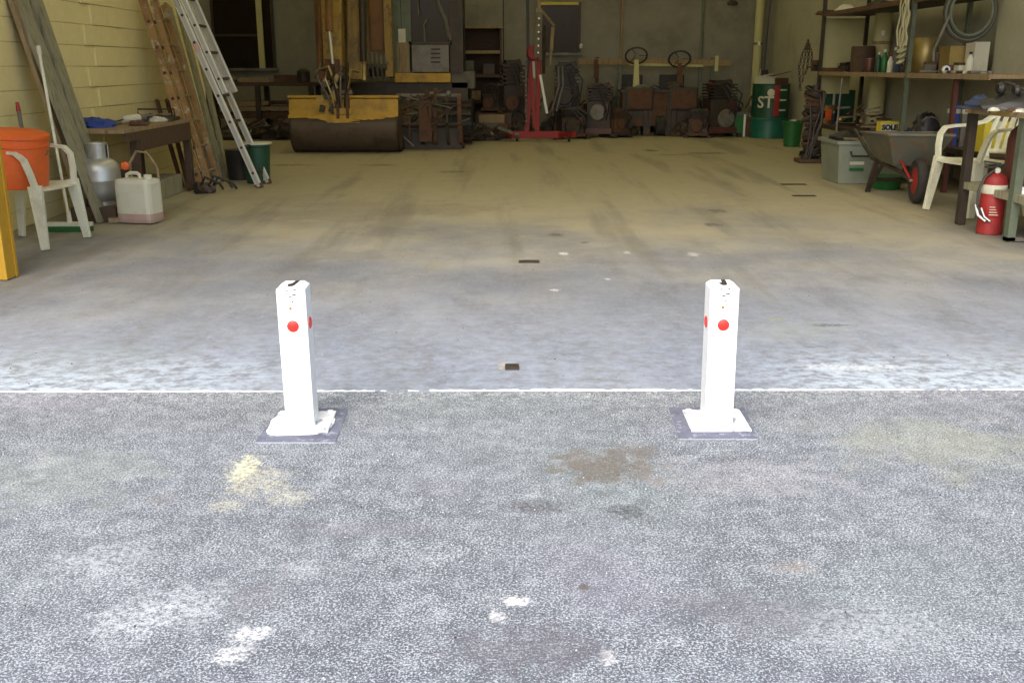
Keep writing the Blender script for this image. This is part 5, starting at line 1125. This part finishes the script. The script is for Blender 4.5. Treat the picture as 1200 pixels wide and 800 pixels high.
MB().tube([(-.02, -.04, .45), (-.08, -.06, .40), (-.115, -.07, .30), (-.11, -.085, .20), (-.06, -.095, .12), (-.015, -.10, .10)], .009, 8).build('hose', 'black', t)
MB().tube([(-.12, -.075, .21), (-.10, -.088, .14), (-.05, -.10, .10)], [.008, .008, .007], 8).tube([(-.085, -.09, .19), (-.06, -.10, .13), (-.02, -.105, .10)], .0055, 8).build('nozzle', 'white', t)
tag(MB().lathe([(.085, 0), (.088, .004), (.088, .012), (0, .013)], 24).build('steel_disc', 'steel', loc=(p.x+.02, p.y+.08, -.003)), 'thin steel disc on the floor under the fire extinguisher', 'disc')

# ============================================================ junk between the machines
def junk(px, Y_, z, rx, ry, h, label, n=16, seed=0, pale=.15):
    q = at(px, 100, Y_); t = thing('scrap_pile', label, 'scrap pile', (q.x, Y_, z)); r = random.Random(seed)
    MB().heap((0, 0, 0), rx*.8, ry*.8, h*.55, 16, seed).build('heap', 'darksteel', t, smooth=None)
    for k in range(n):
        a_ = Vector((r.uniform(-rx, rx), r.uniform(-ry, ry*.4), r.uniform(.02, h*.6))); kd = r.random()
        m = 'steel' if r.random() < pale else r.choice(['darksteel', 'rust', 'darkwood', 'black', 'maroon', 'worn'])
        if kd < .45: 
            b_ = a_+Vector((r.uniform(-.3, .3), r.uniform(-.1, .1), r.uniform(-.05, h*.5))); b_.z = max(.02, b_.z); MB().tube([a_, b_], r.uniform(.008, .022), 7).build('rod', m, t)
        elif kd < .65: MB().lathe([(.04, -.015), (.06, -.012), (.06, .012), (.03, .02)], 14, a_, r.choice(['X', 'Y', 'Z'])).build('disc', m, t)
        elif kd < .85: MB().box(a_, (r.uniform(.08, .22), r.uniform(.05, .15), r.uniform(.04, .16)), Matrix.Rotation(r.uniform(0, 3), 3, Vector((r.random(), r.random(), 1)).normalized())).build('lump', m, t, bevel=.006)
        else: MB().tube([a_, a_+Vector((.08, -.03, .12)), a_+Vector((.2, 0, .06)), a_+Vector((.22, .05, -.0))], .012, 6).build('hose', 'black', t)
    return t
junk(562, 16.1, .008, .40, .25, .34, 'low scrap pile in front of the concrete kerb blocks', 16, 1)
junk(592, 17.6, .008, .45, .3, 1.1, 'tall dark scrap pile between the timber cabinet and the engine crane', 26, 2, .2)
junk(655, 17.3, .008, .4, .25, .6, 'scrap pile behind the right foot of the engine crane', 18, 3, .2)
junk(690, 17.7, .008, .4, .3, .9, 'scrap pile below the left end of the wall rail', 20, 4)
junk(850, 17.6, .008, .5, .3, .95, 'scrap pile in the corner beside the downpipe', 22, 5, .2)
junk(812, 17.0, .008, .4, .3, .5, 'scrap pile right of the trough bench', 16, 6)
junk(730, 17.1, .008, .35, .2, .45, 'scrap pile at the left end of the trough bench', 14, 7)
junk(262, 16.3, .008, .45, .3, .35, 'scrap pile on the floor in front of the dark bench, left', 14, 8)
junk(318, 16.4, .008, .55, .3, .45, 'scrap pile on the floor in front of the dark bench, right', 18, 9)
junk(352, 16.9, .008, .4, .3, .6, 'scrap pile behind the left end of the excavator bucket', 16, 10)
junk(440, 15.6, 1.0, .35, .2, .25, 'scrap pile on the excavator deck behind its hoses', 12, 11)

# more goods on the shelves
r = random.Random(44)
for i, px in enumerate((955, 969, 982, 1003, 1033, 1057, 1063, 1090, 1103, 1115, 1128, 1136)):
    lv = 1 if i in (0, 3, 5, 6, 7, 9, 10, 11) else 0
    q = sp(px, lv, r.uniform(4.28, 4.5)); w_, h_ = r.uniform(.06, .14), r.uniform(.05, .16); lvn = ('lower', 'middle')[lv]
    where = ('near the hanging chain', 'behind the smeared tub', 'behind the tub stick', 'left of the big brown tin', 'left of the SOLE box', 'behind the rope, farther', 'behind the rope, nearer', 'left of the maroon tin', 'left of the black bag', 'behind the tape roll', 'in front of the ochre carton', 'between the two cartons')[i]
    kind = i % 3
    if kind == 0: tin(q, w_*.5, h_, ('rust', 'rag', 'darksteel', 'maroon')[i//3], 'small %s tin on the %s shelf %s' % (('rusty', 'grey', 'dark', 'maroon')[i//3], lvn, where), 'tin')
    elif kind == 1: t = thing('parts_box', 'little %s parts box on the %s shelf %s' % (('dark', 'brown', 'grey', 'pale')[i//3], lvn, where), 'box', q, R(r.uniform(-20, 20))); MB().bb(-w_/2, w_/2, -.06, .06, 0, h_*.7).build('box', ('darksteel', 'wood', 'rag', 'white2')[i//3], t, bevel=.004); MB().bb(-w_/2-.003, w_/2+.003, -.063, .063, h_*.55, h_*.72).build('lid', 'darkwood', t)
    else: bottle(q, w_*.3, h_*1.5, ('navy', 'rag', 'brass', 'white2')[i//3], 'small %s bottle on the %s shelf %s' % (('navy', 'grey', 'amber', 'white')[i//3], lvn, where), ('white2', 'red', 'black', 'navy')[i//3])

# loose chips and grit on the apron
def grit(n, x0, x1, y0, y1, z, smin, smax, m, seed, nm):
    r = random.Random(seed); mb = MB()
    for _ in range(n):
        x, y, s_ = r.uniform(x0, x1), r.uniform(y0, y1), r.uniform(smin, smax); k = 5; a0 = r.random()*6
        ring = [(x+s_*math.cos(a0+2*PI*i/k)*r.uniform(.7, 1.2), y+s_*math.sin(a0+2*PI*i/k)*r.uniform(.6, 1.1)) for i in range(k)]
        mb.add([(a, b, z) for a, b in ring]+[(x+(a-x)*.5, y+(b-y)*.5, z+s_*.8) for a, b in ring], [list(range(k, 2*k))]+[(i, (i+1) % k, k+(i+1) % k, k+i) for i in range(k)])
    o = mb.build(nm, m, smooth=None); tag(o, None, None, kind='stuff'); return o
o = grit(500, -1.7, 1.9, 1.3, 3.40, 0.0, .0010, .0024, 'crust', 5, 'pale_grit'); o['label'] = 'pale loose grit scattered over the apron in front of the bollards'; o['category'] = 'grit'
o = grit(600, -1.7, 1.9, 1.3, 3.40, 0.0, .0010, .0030, 'darksteel', 6, 'dark_grit'); o['label'] = 'dark loose grit scattered over the apron in front of the bollards'; o['category'] = 'grit'
o = grit(150, -2.6, 3.2, 3.5, 9.5, .005, .0015, .0045, 'darkwood', 7, 'floor_debris'); o['label'] = 'dark crumbs of debris scattered over the slab inside the doorway'; o['category'] = 'debris'
o = grit(220, -2.6, 3.2, 3.5, 9.5, .005, .0015, .0045, 'rag', 8, 'floor_debris'); o['label'] = 'grey crumbs of debris scattered over the slab inside the doorway'; o['category'] = 'debris'

# small things on the timber work table and around it
for i, (x, y, m, lb) in enumerate(((-3.08, 8.45, 'rust', 'small rusty clamp on the timber work table beside the power tool'), (-3.35, 8.55, 'rag', 'grey rag on the timber work table against the block wall'), (-3.12, 9.05, 'white2', 'pale crumpled paper on the timber work table'))):
    tag(MB().heap((0, 0, 0), .08, .07, .045, 12, 120+i).build(('clamp', 'rag', 'paper')[i], m, smooth=None, loc=(x, y, BH+.008)), lb, ('clamp', 'rag', 'paper')[i])
junk(228, 9.3, .008, .10, .08, .07, 'small rusty scraps on the floor at the foot of the timber ladder', 9, 130)

junk(478, 15.55, 1.0, .30, .12, .20, 'oily tools and straps lying on the excavator step below the cab', 12, 140, .35)
junk(610, 16.9, .008, .35, .2, .55, 'scrap pile directly behind the red mast of the engine crane', 16, 141, .3)
junk(775, 17.25, .62, .35, .12, .22, 'small dark castings heaped between the two steering columns', 10, 142, .3)

junk(505, 14.9, .008, .42, .15, .8, 'dark scrap heaped behind the slotted digger attachment', 18, 150, .25)
